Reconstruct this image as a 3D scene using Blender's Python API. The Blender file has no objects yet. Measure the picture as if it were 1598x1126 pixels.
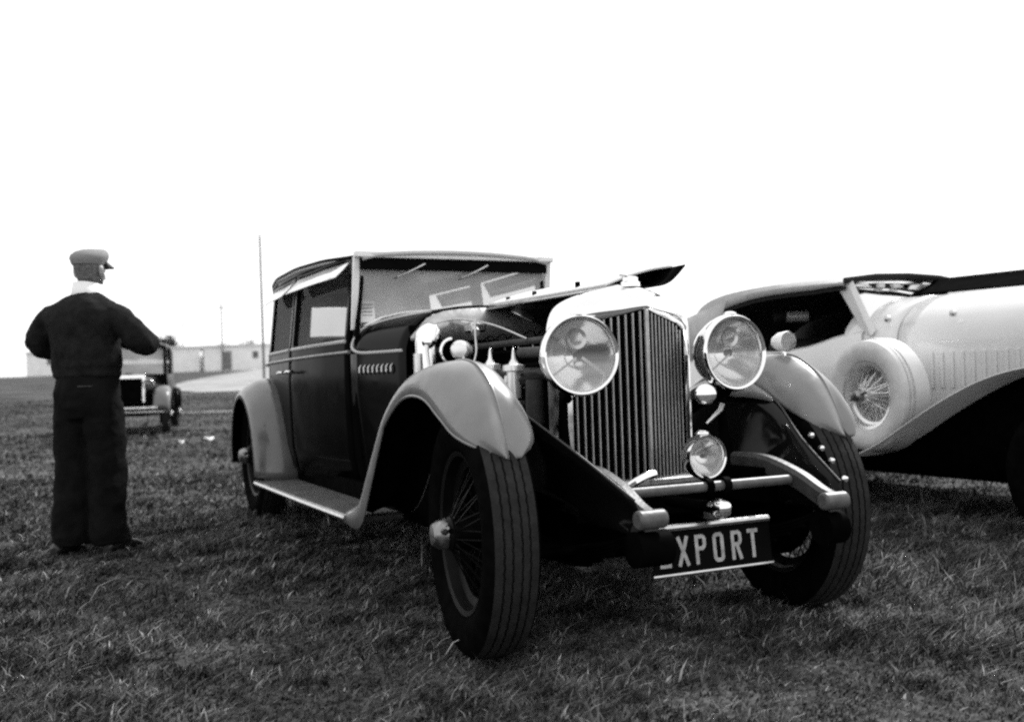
import bpy, bmesh, math, random
import numpy as np
from mathutils import Vector, Matrix

random.seed(7)
rng = np.random.default_rng(7)
S = bpy.context.scene
COL = S.collection
R = math.radians

# ------------------------------------------------------------------ camera
CAM = Vector((3.258, -2.097, 0.9648))
YAW, PITCH, ROLL = 2.7005, 0.0234, -0.0310
fw = Vector((math.cos(YAW) * math.cos(PITCH), math.sin(YAW) * math.cos(PITCH), math.sin(PITCH)))
rt0 = fw.cross(Vector((0, 0, 1))).normalized()
up0 = rt0.cross(fw)
rt = math.cos(ROLL) * rt0 + math.sin(ROLL) * up0
up = -math.sin(ROLL) * rt0 + math.cos(ROLL) * up0
cd = bpy.data.cameras.new('camera')
cam = bpy.data.objects.new('camera', cd)
COL.objects.link(cam)
m = Matrix((rt, up, -fw)).transposed().to_4x4()
m.translation = CAM
cam.matrix_world = m
cd.sensor_width = 36.0
cd.lens = 36.0 * 1530.6 / 1598.0
cd.clip_start = 0.05
cd.clip_end = 3000
cd.dof.use_dof = True
cd.dof.focus_distance = 3.7
cd.dof.aperture_fstop = 2.3
S.camera = cam

# ------------------------------------------------------------------ sky and sun (flat bright overcast, black and white)
SUN_EL, SUN_AZ = R(46), R(118)           # azimuth in the x-y plane, from +x
w = bpy.data.worlds.new("World")
S.world = w
w.use_nodes = True
nt = w.node_tree
nt.nodes.clear()
sky = nt.nodes.new('ShaderNodeTexSky')
sky.sky_type = 'NISHITA'
sky.sun_disc = False
sky.sun_elevation = SUN_EL
sky.sun_rotation = R(90) - SUN_AZ
bw = nt.nodes.new('ShaderNodeRGBToBW')
mx = nt.nodes.new('ShaderNodeMath'); mx.operation = 'MULTIPLY_ADD'
mx.inputs[1].default_value = 0.2
mx.inputs[2].default_value = 4.6      # cloud layer evens the sky out to white
bg = nt.nodes.new('ShaderNodeBackground')
bg.inputs['Strength'].default_value = 0.11
wo = nt.nodes.new('ShaderNodeOutputWorld')
nt.links.new(sky.outputs[0], bw.inputs[0])
nt.links.new(bw.outputs[0], mx.inputs[0])
nt.links.new(mx.outputs[0], bg.inputs['Color'])
nt.links.new(bg.outputs[0], wo.inputs['Surface'])
sl = bpy.data.lights.new('sun', 'SUN')
sl.energy = 2.4
sl.angle = R(8)
sun = bpy.data.objects.new('sun', sl)
COL.objects.link(sun)
sdir = Vector((math.cos(SUN_AZ) * math.cos(SUN_EL), math.sin(SUN_AZ) * math.cos(SUN_EL), math.sin(SUN_EL)))
sun.rotation_euler = sdir.to_track_quat('Z', 'Y').to_euler()
S.view_settings.view_transform = 'Standard'
S.view_settings.look = 'None'
S.view_settings.gamma = 1.0
S.view_settings.use_curve_mapping = False
S.view_settings.exposure = 1.15
S.cycles.use_denoising = False     # the fine sampling noise reads as film grain
S.cycles.pixel_filter_type = 'BLACKMAN_HARRIS'
S.cycles.filter_width = 2.3
S.cycles.sample_clamp_indirect = 4
S.cycles.max_bounces = 10
S.cycles.transparent_max_bounces = 16

# ------------------------------------------------------------------ materials
def mat(name, g, rough=0.5, metal=0.0, ior=1.45, var=0.15, scale=8.0, bump=0.0, bscale=60.0, coat=0.0, rvar=0.0, detail=4.0, spec=0.5):
    M = bpy.data.materials.new(name)
    M.use_nodes = True
    t = M.node_tree
    b = t.nodes['Principled BSDF']
    b.inputs['Roughness'].default_value = rough
    b.inputs['Metallic'].default_value = metal
    b.inputs['Specular IOR Level'].default_value = spec
    b.inputs['IOR'].default_value = ior
    b.inputs['Coat Weight'].default_value = coat
    b.inputs['Coat Roughness'].default_value = 0.06
    tc = t.nodes.new('ShaderNodeTexCoord')
    n = t.nodes.new('ShaderNodeTexNoise')
    n.inputs['Scale'].default_value = scale
    n.inputs['Detail'].default_value = detail
    t.links.new(tc.outputs['Object'], n.inputs['Vector'])
    mr = t.nodes.new('ShaderNodeMapRange')
    mr.inputs['From Min'].default_value = 0.3
    mr.inputs['From Max'].default_value = 0.7
    mr.inputs['To Min'].default_value = g * (1 - var)
    mr.inputs['To Max'].default_value = g * (1 + var)
    t.links.new(n.outputs[0], mr.inputs['Value'])
    t.links.new(mr.outputs[0], b.inputs['Base Color'])
    if rvar:
        m2 = t.nodes.new('ShaderNodeMapRange')
        m2.inputs['From Min'].default_value = 0.3
        m2.inputs['From Max'].default_value = 0.7
        m2.inputs['To Min'].default_value = max(0.02, rough - rvar)
        m2.inputs['To Max'].default_value = rough + rvar
        n2 = t.nodes.new('ShaderNodeTexNoise')
        n2.inputs['Scale'].default_value = scale * 2.3
        t.links.new(tc.outputs['Object'], n2.inputs['Vector'])
        t.links.new(n2.outputs[0], m2.inputs['Value'])
        t.links.new(m2.outputs[0], b.inputs['Roughness'])
    if bump:
        bn = t.nodes.new('ShaderNodeBump')
        bn.inputs['Strength'].default_value = bump
        bn.inputs['Distance'].default_value = 0.01
        n3 = t.nodes.new('ShaderNodeTexNoise')
        n3.inputs['Scale'].default_value = bscale
        n3.inputs['Detail'].default_value = 5
        t.links.new(tc.outputs['Object'], n3.inputs['Vector'])
        t.links.new(n3.outputs[0], bn.inputs['Height'])
        t.links.new(bn.outputs[0], b.inputs['Normal'])
    return M

def glass(name, pale_share=0.1, gloss=1.0, tint=0.9):
    M = bpy.data.materials.new(name)
    M.use_nodes = True
    t = M.node_tree
    t.nodes.clear()
    o = t.nodes.new('ShaderNodeOutputMaterial')
    tr = t.nodes.new('ShaderNodeBsdfTransparent'); tr.inputs[0].default_value = (tint, tint, tint, 1)
    df = t.nodes.new('ShaderNodeBsdfDiffuse'); df.inputs[0].default_value = (.75, .75, .75, 1)
    gl = t.nodes.new('ShaderNodeBsdfGlossy'); gl.inputs['Roughness'].default_value = 0.03
    fr = t.nodes.new('ShaderNodeFresnel'); fr.inputs['IOR'].default_value = 1.5
    mu = t.nodes.new('ShaderNodeMath'); mu.operation = 'MULTIPLY'; mu.inputs[1].default_value = gloss
    t.links.new(fr.outputs[0], mu.inputs[0])
    tc = t.nodes.new('ShaderNodeTexCoord')
    n = t.nodes.new('ShaderNodeTexNoise'); n.inputs['Scale'].default_value = 3.0; n.inputs['Detail'].default_value = 6
    t.links.new(tc.outputs['Object'], n.inputs['Vector'])
    mr = t.nodes.new('ShaderNodeMapRange')
    mr.inputs['From Min'].default_value = .3; mr.inputs['From Max'].default_value = .7
    mr.inputs['To Min'].default_value = pale_share * .75; mr.inputs['To Max'].default_value = pale_share * 1.25  # share of pale diffuse mixed into the clear pane
    t.links.new(n.outputs[0], mr.inputs['Value'])
    m1 = t.nodes.new('ShaderNodeMixShader'); m2 = t.nodes.new('ShaderNodeMixShader')
    t.links.new(mr.outputs[0], m1.inputs[0]); t.links.new(tr.outputs[0], m1.inputs[1]); t.links.new(df.outputs[0], m1.inputs[2])
    t.links.new(mu.outputs[0], m2.inputs[0]); t.links.new(m1.outputs[0], m2.inputs[1]); t.links.new(gl.outputs[0], m2.inputs[2])
    t.links.new(m2.outputs[0], o.inputs['Surface'])
    return M

M_gloss = mat('glossy_black_enamel', .004, .10, ior=1.5, spec=.12, var=.3, scale=5, rvar=.05)
M_bright = mat('white_trim_sky_light', .85, .35, var=.04, scale=6)  # white trim; also paints sky light onto scuttle top and folded panel
M_black = mat('black_coach_paint', .003, .16, ior=1.3, spec=.03, var=.3, scale=5, rvar=.05)
M_dark = mat('dark_chassis_black', .002, .6, spec=.04, ior=1.15, var=.5, scale=12, bump=.1)
M_grey = mat('grey_wing_paint', .178, .36, ior=1.5, var=.14, scale=7, coat=.3, rvar=.12, bump=.03, bscale=14, detail=8)
M_greydark = mat('dark_grey_wing_paint', .10, .3, ior=1.5, var=.14, scale=7, coat=.4, rvar=.1, bump=.03, bscale=14, detail=8)
M_barpaint = mat('chipped_grey_paint', .085, .45, var=.3, scale=30, bump=.15, bscale=40, detail=8)
M_chrome = mat('chrome', .86, .09, metal=1, var=.04, scale=10, rvar=.04)
M_nickel = mat('dull_nickel', .55, .25, metal=1, var=.12, scale=20, rvar=.08)
M_slat = mat('radiator_slat_metal', .42, .38, metal=.45, var=.15, scale=30, rvar=.1)
M_alu = mat('cast_aluminium', .5, .4, metal=.7, var=.2, scale=14, bump=.15, rvar=.1)
M_louvre = mat('polished_louvre', .9, .22, metal=.75, var=.04, scale=8)
M_mat = mat('worn_grey_rubber', .075, .6, var=.3, scale=9, bump=.1)
M_rearglass = glass('dim_rear_glass', .25, .3, .6)
M_hub = mat('dull_hub_metal', .26, .38, metal=1, var=.3, scale=25, rvar=.15, bump=.1)
M_iron = mat('dull_iron', .035, .6, ior=1.3, var=.4, scale=14, bump=.15)
M_brightalu = mat('polished_aluminium', .8, .2, metal=.6, var=.1, scale=10)
M_greypanel = mat('grey_panel_paint', .5, .4, var=.08, scale=6, coat=.2)
M_white = mat('white_coach_paint', .68, .25, var=.04, scale=4, coat=.4, rvar=.06)
M_cream = mat('cream_tyre_rubber', .62, .7, var=.1, scale=14)
M_tyre = mat('black_tyre_rubber', .003, .75, spec=.08, ior=1.12, var=.4, scale=20, bump=.1)
M_tread = mat('dusty_tread_rubber', .020, .85, spec=.2, var=.3, scale=25, bump=.3, bscale=120)
M_wheel = mat('dark_wheel_enamel', .004, .4, ior=1.2, var=.4, scale=20)
M_leather = mat('dark_seat_leather', .012, .5, ior=1.2, var=.3, scale=20, bump=.1)
M_fabric = mat('grey_hood_fabric', .42, .9, var=.08, scale=20, bump=.25, bscale=240)
M_blackfab = mat('black_hood_lining', .008, .95, var=.3, scale=20)
M_platemat = mat('number_plate_black', .003, spec=.03, rough=.5, metal=0)
M_irond = mat('worn_grey_iron', .036, .5, var=.3, scale=20, bump=.2)
M_unused = mat('plate_back', .006, .45, ior=1.12, var=.3, scale=20)
M_letter = mat('number_plate_white', .36, .6, var=.3, scale=40)
M_paper = mat('pale_paper', .7, .8, var=.05, scale=12)
M_ink = mat('printed_ink', .25, .8, var=.1, scale=12)
M_knit = mat('dark_wool_knit', .016, .95, spec=.1, var=.3, scale=18, bump=.8, bscale=190)
M_trous = mat('dark_wool_trousers', .0065, .95, spec=.1, var=.35, scale=10, bump=.4, bscale=110)
M_cap = mat('grey_tweed_cap', .24, .95, ior=1.2, var=.12, scale=90, bump=.4, bscale=240)
M_skin = mat('skin', .36, .5, var=.08, scale=20)
M_hair = mat('grey_hair', .14, .7, var=.4, scale=60, bump=.6, bscale=160)
M_collar = mat('white_cotton', .85, .8, var=.03, scale=20)
M_shoe = mat('black_shoe_leather', .012, .4, var=.3, scale=20)
M_house = mat('white_house_board', .9, .8, var=.07, scale=1.5, bump=.1)
M_roofA = mat('dark_roof_felt', .2, .8, var=.15, scale=4, bump=.2)
M_winhouse = mat('house_window_glass', .08, .1, var=.1, scale=3)
M_pole = mat('weathered_pole_wood', .12, .8, var=.3, scale=10, bump=.3)
M_bark = mat('tree_bark', .1, .9, var=.3, scale=10, bump=.6)
M_leaf = mat('tree_leaves', .06, .7, var=.5, scale=1.2)
M_under = mat('black_underseal', .003, .9, spec=.05, ior=1.1, var=.4, scale=15)
M_milky = glass('painted_sky_glass', .88)  # strong white share paints the sky's reflection into the tourer's windscreen
M_glass = glass('window_glass', .008, .16)
M_screen = glass('pale_windscreen_glass', .52, .9)  # pale diffuse share greys the pane
M_lens = glass('headlamp_glass', .10, 1.0, .95)
def fluted():
    M = glass('fluted_headlamp_glass', .1, .8, .95)
    t = M.node_tree
    mr = [n for n in t.nodes if n.type == 'MAP_RANGE'][0]; m1 = mr.outputs[0].links[0].to_node
    tc = [n for n in t.nodes if n.type == 'TEX_COORD'][0]
    sp = t.nodes.new('ShaderNodeSeparateXYZ'); t.links.new(tc.outputs['Object'], sp.inputs[0])
    a = t.nodes.new('ShaderNodeMapRange'); a.inputs['From Min'].default_value = .015; a.inputs['From Max'].default_value = -.035
    a.inputs['To Min'].default_value = .06; a.inputs['To Max'].default_value = .5
    t.links.new(sp.outputs['Z'], a.inputs['Value'])
    wv = t.nodes.new('ShaderNodeMath'); wv.operation = 'SINE'
    k = t.nodes.new('ShaderNodeMath'); k.operation = 'MULTIPLY'; k.inputs[1].default_value = 700
    t.links.new(sp.outputs['Y'], k.inputs[0]); t.links.new(k.outputs[0], wv.inputs[0])
    b = t.nodes.new('ShaderNodeMapRange'); b.inputs['From Min'].default_value = -1; b.inputs['To Min'].default_value = .75; b.inputs['To Max'].default_value = 1.2
    t.links.new(wv.outputs[0], b.inputs['Value'])
    c = t.nodes.new('ShaderNodeMath'); c.operation = 'MULTIPLY'
    t.links.new(a.outputs[0], c.inputs[0]); t.links.new(b.outputs[0], c.inputs[1]); t.links.new(c.outputs[0], m1.inputs[0])
    return M
M_flute = fluted()
M_refl = mat('silvered_reflector', .9, .12, metal=1, var=.03, scale=10, bump=.05, bscale=40)
M_path = mat('pale_trodden_grass', .27, .95, spec=.05, var=.4, scale=.5, bump=.2, bscale=20)

# ------------------------------------------------------------------ mesh helpers
class MB:
    def __init__(s): s.v = []; s.f = []
    def add(s, vs, fs):
        o = len(s.v); s.v += [tuple(p) for p in vs]; s.f += [tuple(i + o for i in f) for f in fs]; return s
    def box(s, c, d, rot=None):
        vs = []
        for x in (-.5, .5):
            for y in (-.5, .5):
                for z in (-.5, .5):
                    p = Vector((x * d[0], y * d[1], z * d[2]))
                    if rot is not None: p = rot @ p
                    vs.append(p + Vector(c))
        return s.add(vs, [(0, 1, 3, 2), (4, 6, 7, 5), (0, 4, 5, 1), (2, 3, 7, 6), (0, 2, 6, 4), (1, 5, 7, 3)])
    def tube(s, pts, r, n=10, closed=False, cap=True):
        pts = [Vector(p) for p in pts]; k = len(pts)
        rr = r if isinstance(r, (list, tuple)) else [r] * k
        rings = []; prev = None
        for i, p in enumerate(pts):
            a = pts[i - 1] if (i > 0 or closed) else p
            b = pts[(i + 1) % k] if (i < k - 1 or closed) else p
            t = (b - a).normalized()
            if prev is None:
                u = t.orthogonal().normalized()
            else:
                u = (prev - t * prev.dot(t)).normalized()
            prev = u; q = t.cross(u)
            rings.append([p + (u * math.cos(2 * math.pi * j / n) + q * math.sin(2 * math.pi * j / n)) * rr[i] for j in range(n)])
        return s.loft(rings, wrap=True, closed=closed, cap=cap)
    def loft(s, rings, wrap=False, closed=False, cap=False):
        n = len(rings[0]); vs = [p for r_ in rings for p in r_]; fs = []
        k = len(rings)
        for i in range(k if closed else k - 1):
            a = i * n; b = ((i + 1) % k) * n
            for j in range(n if wrap else n - 1):
                j2 = (j + 1) % n
                fs.append((a + j, a + j2, b + j2, b + j))
        if cap and not closed:
            fs.append(tuple(range(n - 1, -1, -1))); fs.append(tuple((k - 1) * n + j for j in range(n)))
        return s.add(vs, fs)
    def lathe(s, prof, c=(0, 0, 0), axis='x', n=32, rot=None, wob=None):
        # prof: (axial, radius)
        rings = []
        for a, r in prof:
            ring = []
            for j in range(n):
                t = 2 * math.pi * j / n
                aa = a + (wob[1] * (1 if j % 2 else -1) if (wob and abs(r - wob[0]) < 1e-6) else 0)
                ca, sa = math.cos(t) * r, math.sin(t) * r
                p = Vector((aa, ca, sa)) if axis == 'x' else (Vector((ca, aa, sa)) if axis == 'y' else Vector((ca, sa, aa)))
                if rot is not None: p = rot @ p
                ring.append(p + Vector(c))
            rings.append(ring)
        return s.loft(rings, wrap=True)
    def prism(s, poly, d):
        # poly: list of 3D points, extruded by vector d
        n = len(poly); d = Vector(d)
        vs = [Vector(p) for p in poly] + [Vector(p) + d for p in poly]
        fs = [tuple(range(n - 1, -1, -1)), tuple(range(n, 2 * n))]
        fs += [(i, (i + 1) % n, n + (i + 1) % n, n + i) for i in range(n)]
        return s.add(vs, fs)
    def mirror(s):
        n = MB(); n.v = [(p[0], -p[1], p[2]) for p in s.v]; n.f = [tuple(reversed(f)) for f in s.f]; return n
    def mesh(s, name, M, smooth=True, ang=35):
        me = bpy.data.meshes.new(name)
        me.from_pydata([tuple(p) for p in s.v], [], s.f)
        bm = bmesh.new(); bm.from_mesh(me)
        bmesh.ops.remove_doubles(bm, verts=bm.verts, dist=1e-5)
        bmesh.ops.recalc_face_normals(bm, faces=bm.faces)
        bm.to_mesh(me); bm.free()
        me.materials.append(M)
        if smooth:
            me.shade_smooth(); me.set_sharp_from_angle(angle=R(ang))
        return me
    def build(s, name, M, parent=None, smooth=True, ang=35, bevel=0, solid=0, sub=0, inner=None, flip=False):
        o = bpy.data.objects.new(name, s.mesh(name, M, smooth, ang))
        COL.objects.link(o)
        if parent is not None: o.parent = parent
        if solid:
            md = o.modifiers.new('thick', 'SOLIDIFY'); md.thickness = solid; md.offset = -1
            if inner is not None:
                o.data.materials.append(inner); md.material_offset = 1
            if flip: o.data.flip_normals()
        if sub:
            md = o.modifiers.new('sub', 'SUBSURF'); md.levels = sub; md.render_levels = sub
        if bevel:
            md = o.modifiers.new('bev', 'BEVEL'); md.width = bevel; md.segments = 2; md.limit_method = 'ANGLE'
        return o

def thing(name, label, cat, loc=(0, 0, 0), rz=0, group=None):
    o = bpy.data.objects.new(name, None); COL.objects.link(o)
    o.empty_display_size = .2
    o.location = loc; o.rotation_euler = (0, 0, rz)
    o['label'] = label; o['category'] = cat
    if group: o['group'] = group
    return o
def tag(o, label, cat, group=None):
    o['label'] = label; o['category'] = cat
    if group: o['group'] = group
    return o
def inst(o, parent, loc=(0, 0, 0), rz=0, name=None):
    """copy of a part and of its sub-parts, sharing mesh data"""
    c = o.copy(); COL.objects.link(c); c.parent = parent; c.location = loc; c.rotation_euler = (0, 0, rz)
    for k in o.children:
        d = k.copy(); COL.objects.link(d); d.parent = c
    return c
def itp(x, xs, ys):
    return float(np.interp(x, xs, ys))
def smooth_poly(pts, n):
    """Catmull-Rom through pts, n samples per span"""
    P = [np.array(p, float) for p in pts]; out = []
    for i in range(len(P) - 1):
        p0 = P[max(i - 1, 0)]; p1 = P[i]; p2 = P[i + 1]; p3 = P[min(i + 2, len(P) - 1)]
        for k in range(n):
            t = k / n
            out.append(.5 * ((2 * p1) + (-p0 + p2) * t + (2 * p0 - 5 * p1 + 4 * p2 - p3) * t * t + (-p0 + 3 * p1 - 3 * p2 + p3) * t ** 3))
    out.append(P[-1]); return [tuple(p) for p in out]

# ------------------------------------------------------------------ ground: a field that rises gently behind the cars
fh = Vector((fw.x, fw.y, 0)).normalized(); rh = Vector((fh.y, -fh.x, 0))
GW = [-60, 3.7, 5.6, 7.1, 12, 17, 26, 36, 50, 80, 112, 130, 180, 300, 900]
GZ = [0, 0, .07, .09, .17, .27, .52, 1.0, 1.56, 2.55, 3.55, 3.85, 3.9, 2, -30]
def gz_np(wd):
    a = np.interp(wd - .6, GW, GZ); b = np.interp(wd + .6, GW, GZ); c = np.interp(wd, GW, GZ)
    return (a + b + 2 * c) / 4
def wl(x, y):
    d = Vector((x - CAM.x, y - CAM.y, 0)); return d.dot(fh), d.dot(rh)
def gz(x, y): return float(gz_np(np.array([wl(x, y)[0]]))[0])
def at(wd, l): # point on the ground at depth wd, sideways l from the camera
    p = CAM + fh * wd + rh * l; return Vector((p.x, p.y, float(gz_np(np.array([wd]))[0])))

def ground_sheet(name, wds, lf, M, dz):
    vs = []; fs = []
    for wd in wds:
        ls = lf(wd)
        for l in ls:
            p = at(wd, l); vs.append((p.x, p.y, p.z + dz))
    n = len(lf(wds[0]))
    for i in range(len(wds) - 1):
        for j in range(n - 1):
            fs.append((i * n + j, i * n + j + 1, (i + 1) * n + j + 1, (i + 1) * n + j))
    mb = MB(); mb.add(vs, fs); return mb.build(name, M)

def grass_ground_mat():
    M = mat('grass_field_ground', .062, .95, spec=.05, var=.6, scale=.55, bump=.8, bscale=45, detail=12)
    t = M.node_tree
    b = t.nodes['Principled BSDF']
    src = b.inputs['Base Color'].links[0].from_socket
    tc = [n for n in t.nodes if n.type == 'TEX_COORD'][0]
    n = t.nodes.new('ShaderNodeTexNoise'); n.inputs['Scale'].default_value = 26; n.inputs['Detail'].default_value = 6
    t.links.new(tc.outputs['Object'], n.inputs['Vector'])
    mr = t.nodes.new('ShaderNodeMapRange'); mr.inputs['From Min'].default_value = .35; mr.inputs['From Max'].default_value = .65
    mr.inputs['To Min'].default_value = .35; mr.inputs['To Max'].default_value = 1.6
    t.links.new(n.outputs[0], mr.inputs['Value'])
    mu = t.nodes.new('ShaderNodeMath'); mu.operation = 'MULTIPLY'
    t.links.new(src, mu.inputs[0]); t.links.new(mr.outputs[0], mu.inputs[1])
    t.links.new(mu.outputs[0], b.inputs['Base Color'])
    return M
M_ground = grass_ground_mat()
wds = list(np.arange(-30, 2, 4)) + list(np.arange(2, 12, .5)) + list(np.arange(12, 60, 2)) + [60, 68, 76, 90, 110, 140, 190, 260, 400, 900]
fld = ground_sheet('grass_field', wds, lambda wd: np.linspace(-1, 1, 41) * (40 + abs(wd) * 1.2), M_ground, 0)
fld['kind'] = 'structure'
pth = ground_sheet('dirt_track', list(np.linspace(35.5, 104, 24)),
                   lambda wd: np.linspace(itp(wd, [35, 37, 47, 60, 100], [-11.0, -12.8, -16.1, -18.8, -26.4]), itp(wd, [35, 104], [-6.5, -21]), 8), M_path, .04)
pth['kind'] = 'structure'
pt2 = ground_sheet('trodden_line', [24.6, 25.0], lambda wd: np.linspace(-11, 3, 18), M_path, .015)
pt2['kind'] = 'structure'

# ------------------------------------------------------------------ grass blades
def blade_mat():
    M = bpy.data.materials.new('grass_blades'); M.use_nodes = True
    t = M.node_tree; b = t.nodes['Principled BSDF']
    b.inputs['Roughness'].default_value = .6; b.inputs['IOR'].default_value = 1.25
    g = t.nodes.new('ShaderNodeNewGeometry')
    cr = t.nodes.new('ShaderNodeValToRGB')
    e = cr.color_ramp.elements
    e[0].position = 0; e[0].color = (.022, .022, .022, 1)
    e[1].position = 1; e[1].color = (.26, .26, .26, 1)
    x = e.new(.6); x.color = (.056, .056, .056, 1)
    x = e.new(.9); x.color = (.108, .108, .108, 1)
    t.links.new(g.outputs['Random Per Island'], cr.inputs[0])
    tc = t.nodes.new('ShaderNodeTexCoord')
    n1 = t.nodes.new('ShaderNodeTexNoise'); n1.inputs['Scale'].default_value = 4.5; n1.inputs['Detail'].default_value = 6
    n1.inputs['Roughness'].default_value = .7
    t.links.new(tc.outputs['Object'], n1.inputs['Vector'])
    mr = t.nodes.new('ShaderNodeMapRange'); mr.inputs['From Min'].default_value = .40; mr.inputs['From Max'].default_value = .62
    mr.inputs['To Min'].default_value = .2; mr.inputs['To Max'].default_value = 2.4
    t.links.new(n1.outputs[0], mr.inputs['Value'])
    mm = t.nodes.new('ShaderNodeVectorMath'); mm.operation = 'SCALE'
    t.links.new(cr.outputs[0], mm.inputs[0]); t.links.new(mr.outputs[0], mm.inputs['Scale'])
    t.links.new(mm.outputs[0], b.inputs['Base Color'])
    return M
def grass():
    Ws = []; Ls = []
    for w0, w1, n in ((2.2, 4.2, 80000), (4.2, 6.5, 70000), (6.5, 10, 60000), (10, 18, 50000), (18, 34, 45000)):
        u = rng.random(n); wd = np.sqrt(w0 ** 2 + u * (w1 ** 2 - w0 ** 2))
        l = (rng.random(n) * 2 - 1) * (.6 * wd + .5)
        Ws.append(wd); Ls.append(l)
    wd = np.concatenate(Ws); l = np.concatenate(Ls); n = len(wd)
    clump = np.zeros(n)
    for f in (2.1, 3.7, 6.3, 11.0, 17.0):
        a1, p1 = rng.random() * 6.28, rng.random() * 6.28
        clump += np.sin(f * (wd * np.cos(a1) + l * np.sin(a1)) + p1 + 1.5 * np.sin(f * .63 * (l * np.cos(a1 + 1.2) - wd * np.sin(a1 + 1.2))))
    clump = np.clip(.5 + clump / 5, 0, 1)
    base = np.array(CAM)[None, :] + wd[:, None] * np.array(fh) + l[:, None] * np.array(rh)
    base[:, 2] = gz_np(wd) - .004
    h = (.014 + .028 * rng.random(n) ** 1.5) * (.5 + 1.1 * clump)
    tall = rng.random(n) < .012
    h[tall] *= 2.6
    wid = (.0020 + .0036 * rng.random(n) ** 2) * np.clip(wd / 4, 1, 5)
    a = rng.random(n) * 2 * np.pi
    lean = .5 + 1.6 * rng.random(n)
    dx = np.cos(a) * lean * .8 + np.array(rh)[0] * .6; dy = np.sin(a) * lean * .8 + np.array(rh)[1] * .6
    b2 = rng.random(n) * np.pi
    sx, sy = np.cos(b2) * wid, np.sin(b2) * wid
    V = np.zeros((n, 5, 3))
    V[:, 0] = base; V[:, 1] = base
    V[:, 0, 0] -= sx; V[:, 0, 1] -= sy; V[:, 1, 0] += sx; V[:, 1, 1] += sy
    mid = base.copy(); mid[:, 0] += dx * h * .3; mid[:, 1] += dy * h * .3; mid[:, 2] += h * .6
    V[:, 2] = mid; V[:, 3] = mid
    V[:, 2, 0] += sx * .8; V[:, 2, 1] += sy * .8; V[:, 3, 0] -= sx * .8; V[:, 3, 1] -= sy * .8
    tip = base.copy(); tip[:, 0] += dx * h; tip[:, 1] += dy * h; tip[:, 2] += h
    V[:, 4] = tip
    me = bpy.data.meshes.new('grass')
    me.vertices.add(n * 5); me.vertices.foreach_set('co', V.reshape(-1))
    o = np.arange(n)[:, None] * 5
    loops = np.concatenate([o + np.array([0, 1, 2, 3]), o + np.array([3, 2, 4])], axis=1).reshape(-1)
    me.loops.add(n * 7); me.loops.foreach_set('vertex_index', loops.astype(np.int32))
    st = np.stack([np.arange(n) * 7, np.arange(n) * 7 + 4], 1).reshape(-1)
    me.polygons.add(n * 2); me.polygons.foreach_set('loop_start', st.astype(np.int32))
    me.update(calc_edges=True); me.validate()
    me.materials.append(blade_mat())
    ob = bpy.data.objects.new('grass', me); COL.objects.link(ob); ob['kind'] = 'stuff'
grass()

# ------------------------------------------------------------------ far background: bungalows, trees, poles
def house(loc, rz, L, D, H, rise, wins, door, label, roofM, nm='bungalow'):
    t = thing(nm, label, 'house', loc, rz, 'low white houses beyond the field')
    wall = MB().box((0, 0, H / 2 - .3), (D, L, H + .6)).build('wall', M_house, t, smooth=False)
    r_ = MB()
    e = .3
    r_.prism([(-D / 2 - e, -L / 2 - e, H), (D / 2 + e, -L / 2 - e, H), (D / 2 + e, -L / 2 - e, H + .12), (0, -L / 2 - e, H + rise), (-D / 2 - e, -L / 2 - e, H + .12)], (0, L + 2 * e, 0))
    rf = r_.build('roof', roofM, t, smooth=False)
    for y, z, ww, hh in wins:
        f = MB().box((D / 2 + .02, y, z), (.08, ww + .12, hh + .12)).build('window', M_house, t, smooth=False)
        MB().box((D / 2 + .065, y, z), (.02, ww, hh)).build('pane', M_winhouse, f, smooth=False)
    if door is not None:
        MB().box((D / 2 + .02, door, .95), (.08, .85, 1.95)).build('door', M_roofA, t, smooth=False)
    return t
hd = YAW + math.pi   # facing the camera
p = at(110, -39.3); house(p, hd + R(4), 10.5, 9, 2.5, .25, [(-1.6, 1.55, .8, .6), (1.2, 1.55, .8, .6)], None, 'white low house with two small windows left of the dark roofed one', M_house)
p = at(112, -33.6); house(p, hd - R(3), 6.2, 8, 2.0, .75, [(-.4, 1.3, .9, .8)], 1.6, 'low house with dark pitched roof between two white ones', M_roofA)
p = at(109, -29.2); house(p, hd, 7.2, 9, 2.5, .3, [(1.9, 1.5, .6, .7)], -1.1, 'white flat roofed house with a door beside the parked saloon', M_house)
p = at(114, -20.6); house(p, hd, 7.6, 9, 2.5, .3, [(1.9, 1.5, 1.0, .7), (-1.5, 1.5, 1.0, .7)], None, 'white house almost hidden behind the rear of the black saloon', M_house)
p = at(114, -49.5); house(p, hd, 9.5, 9, 2.5, .4, [(1.9, 1.5, 1.0, .7), (-1.9, 1.5, 1.0, .7)], None, 'white house mostly hidden behind the man in the cap', M_house)

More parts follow.
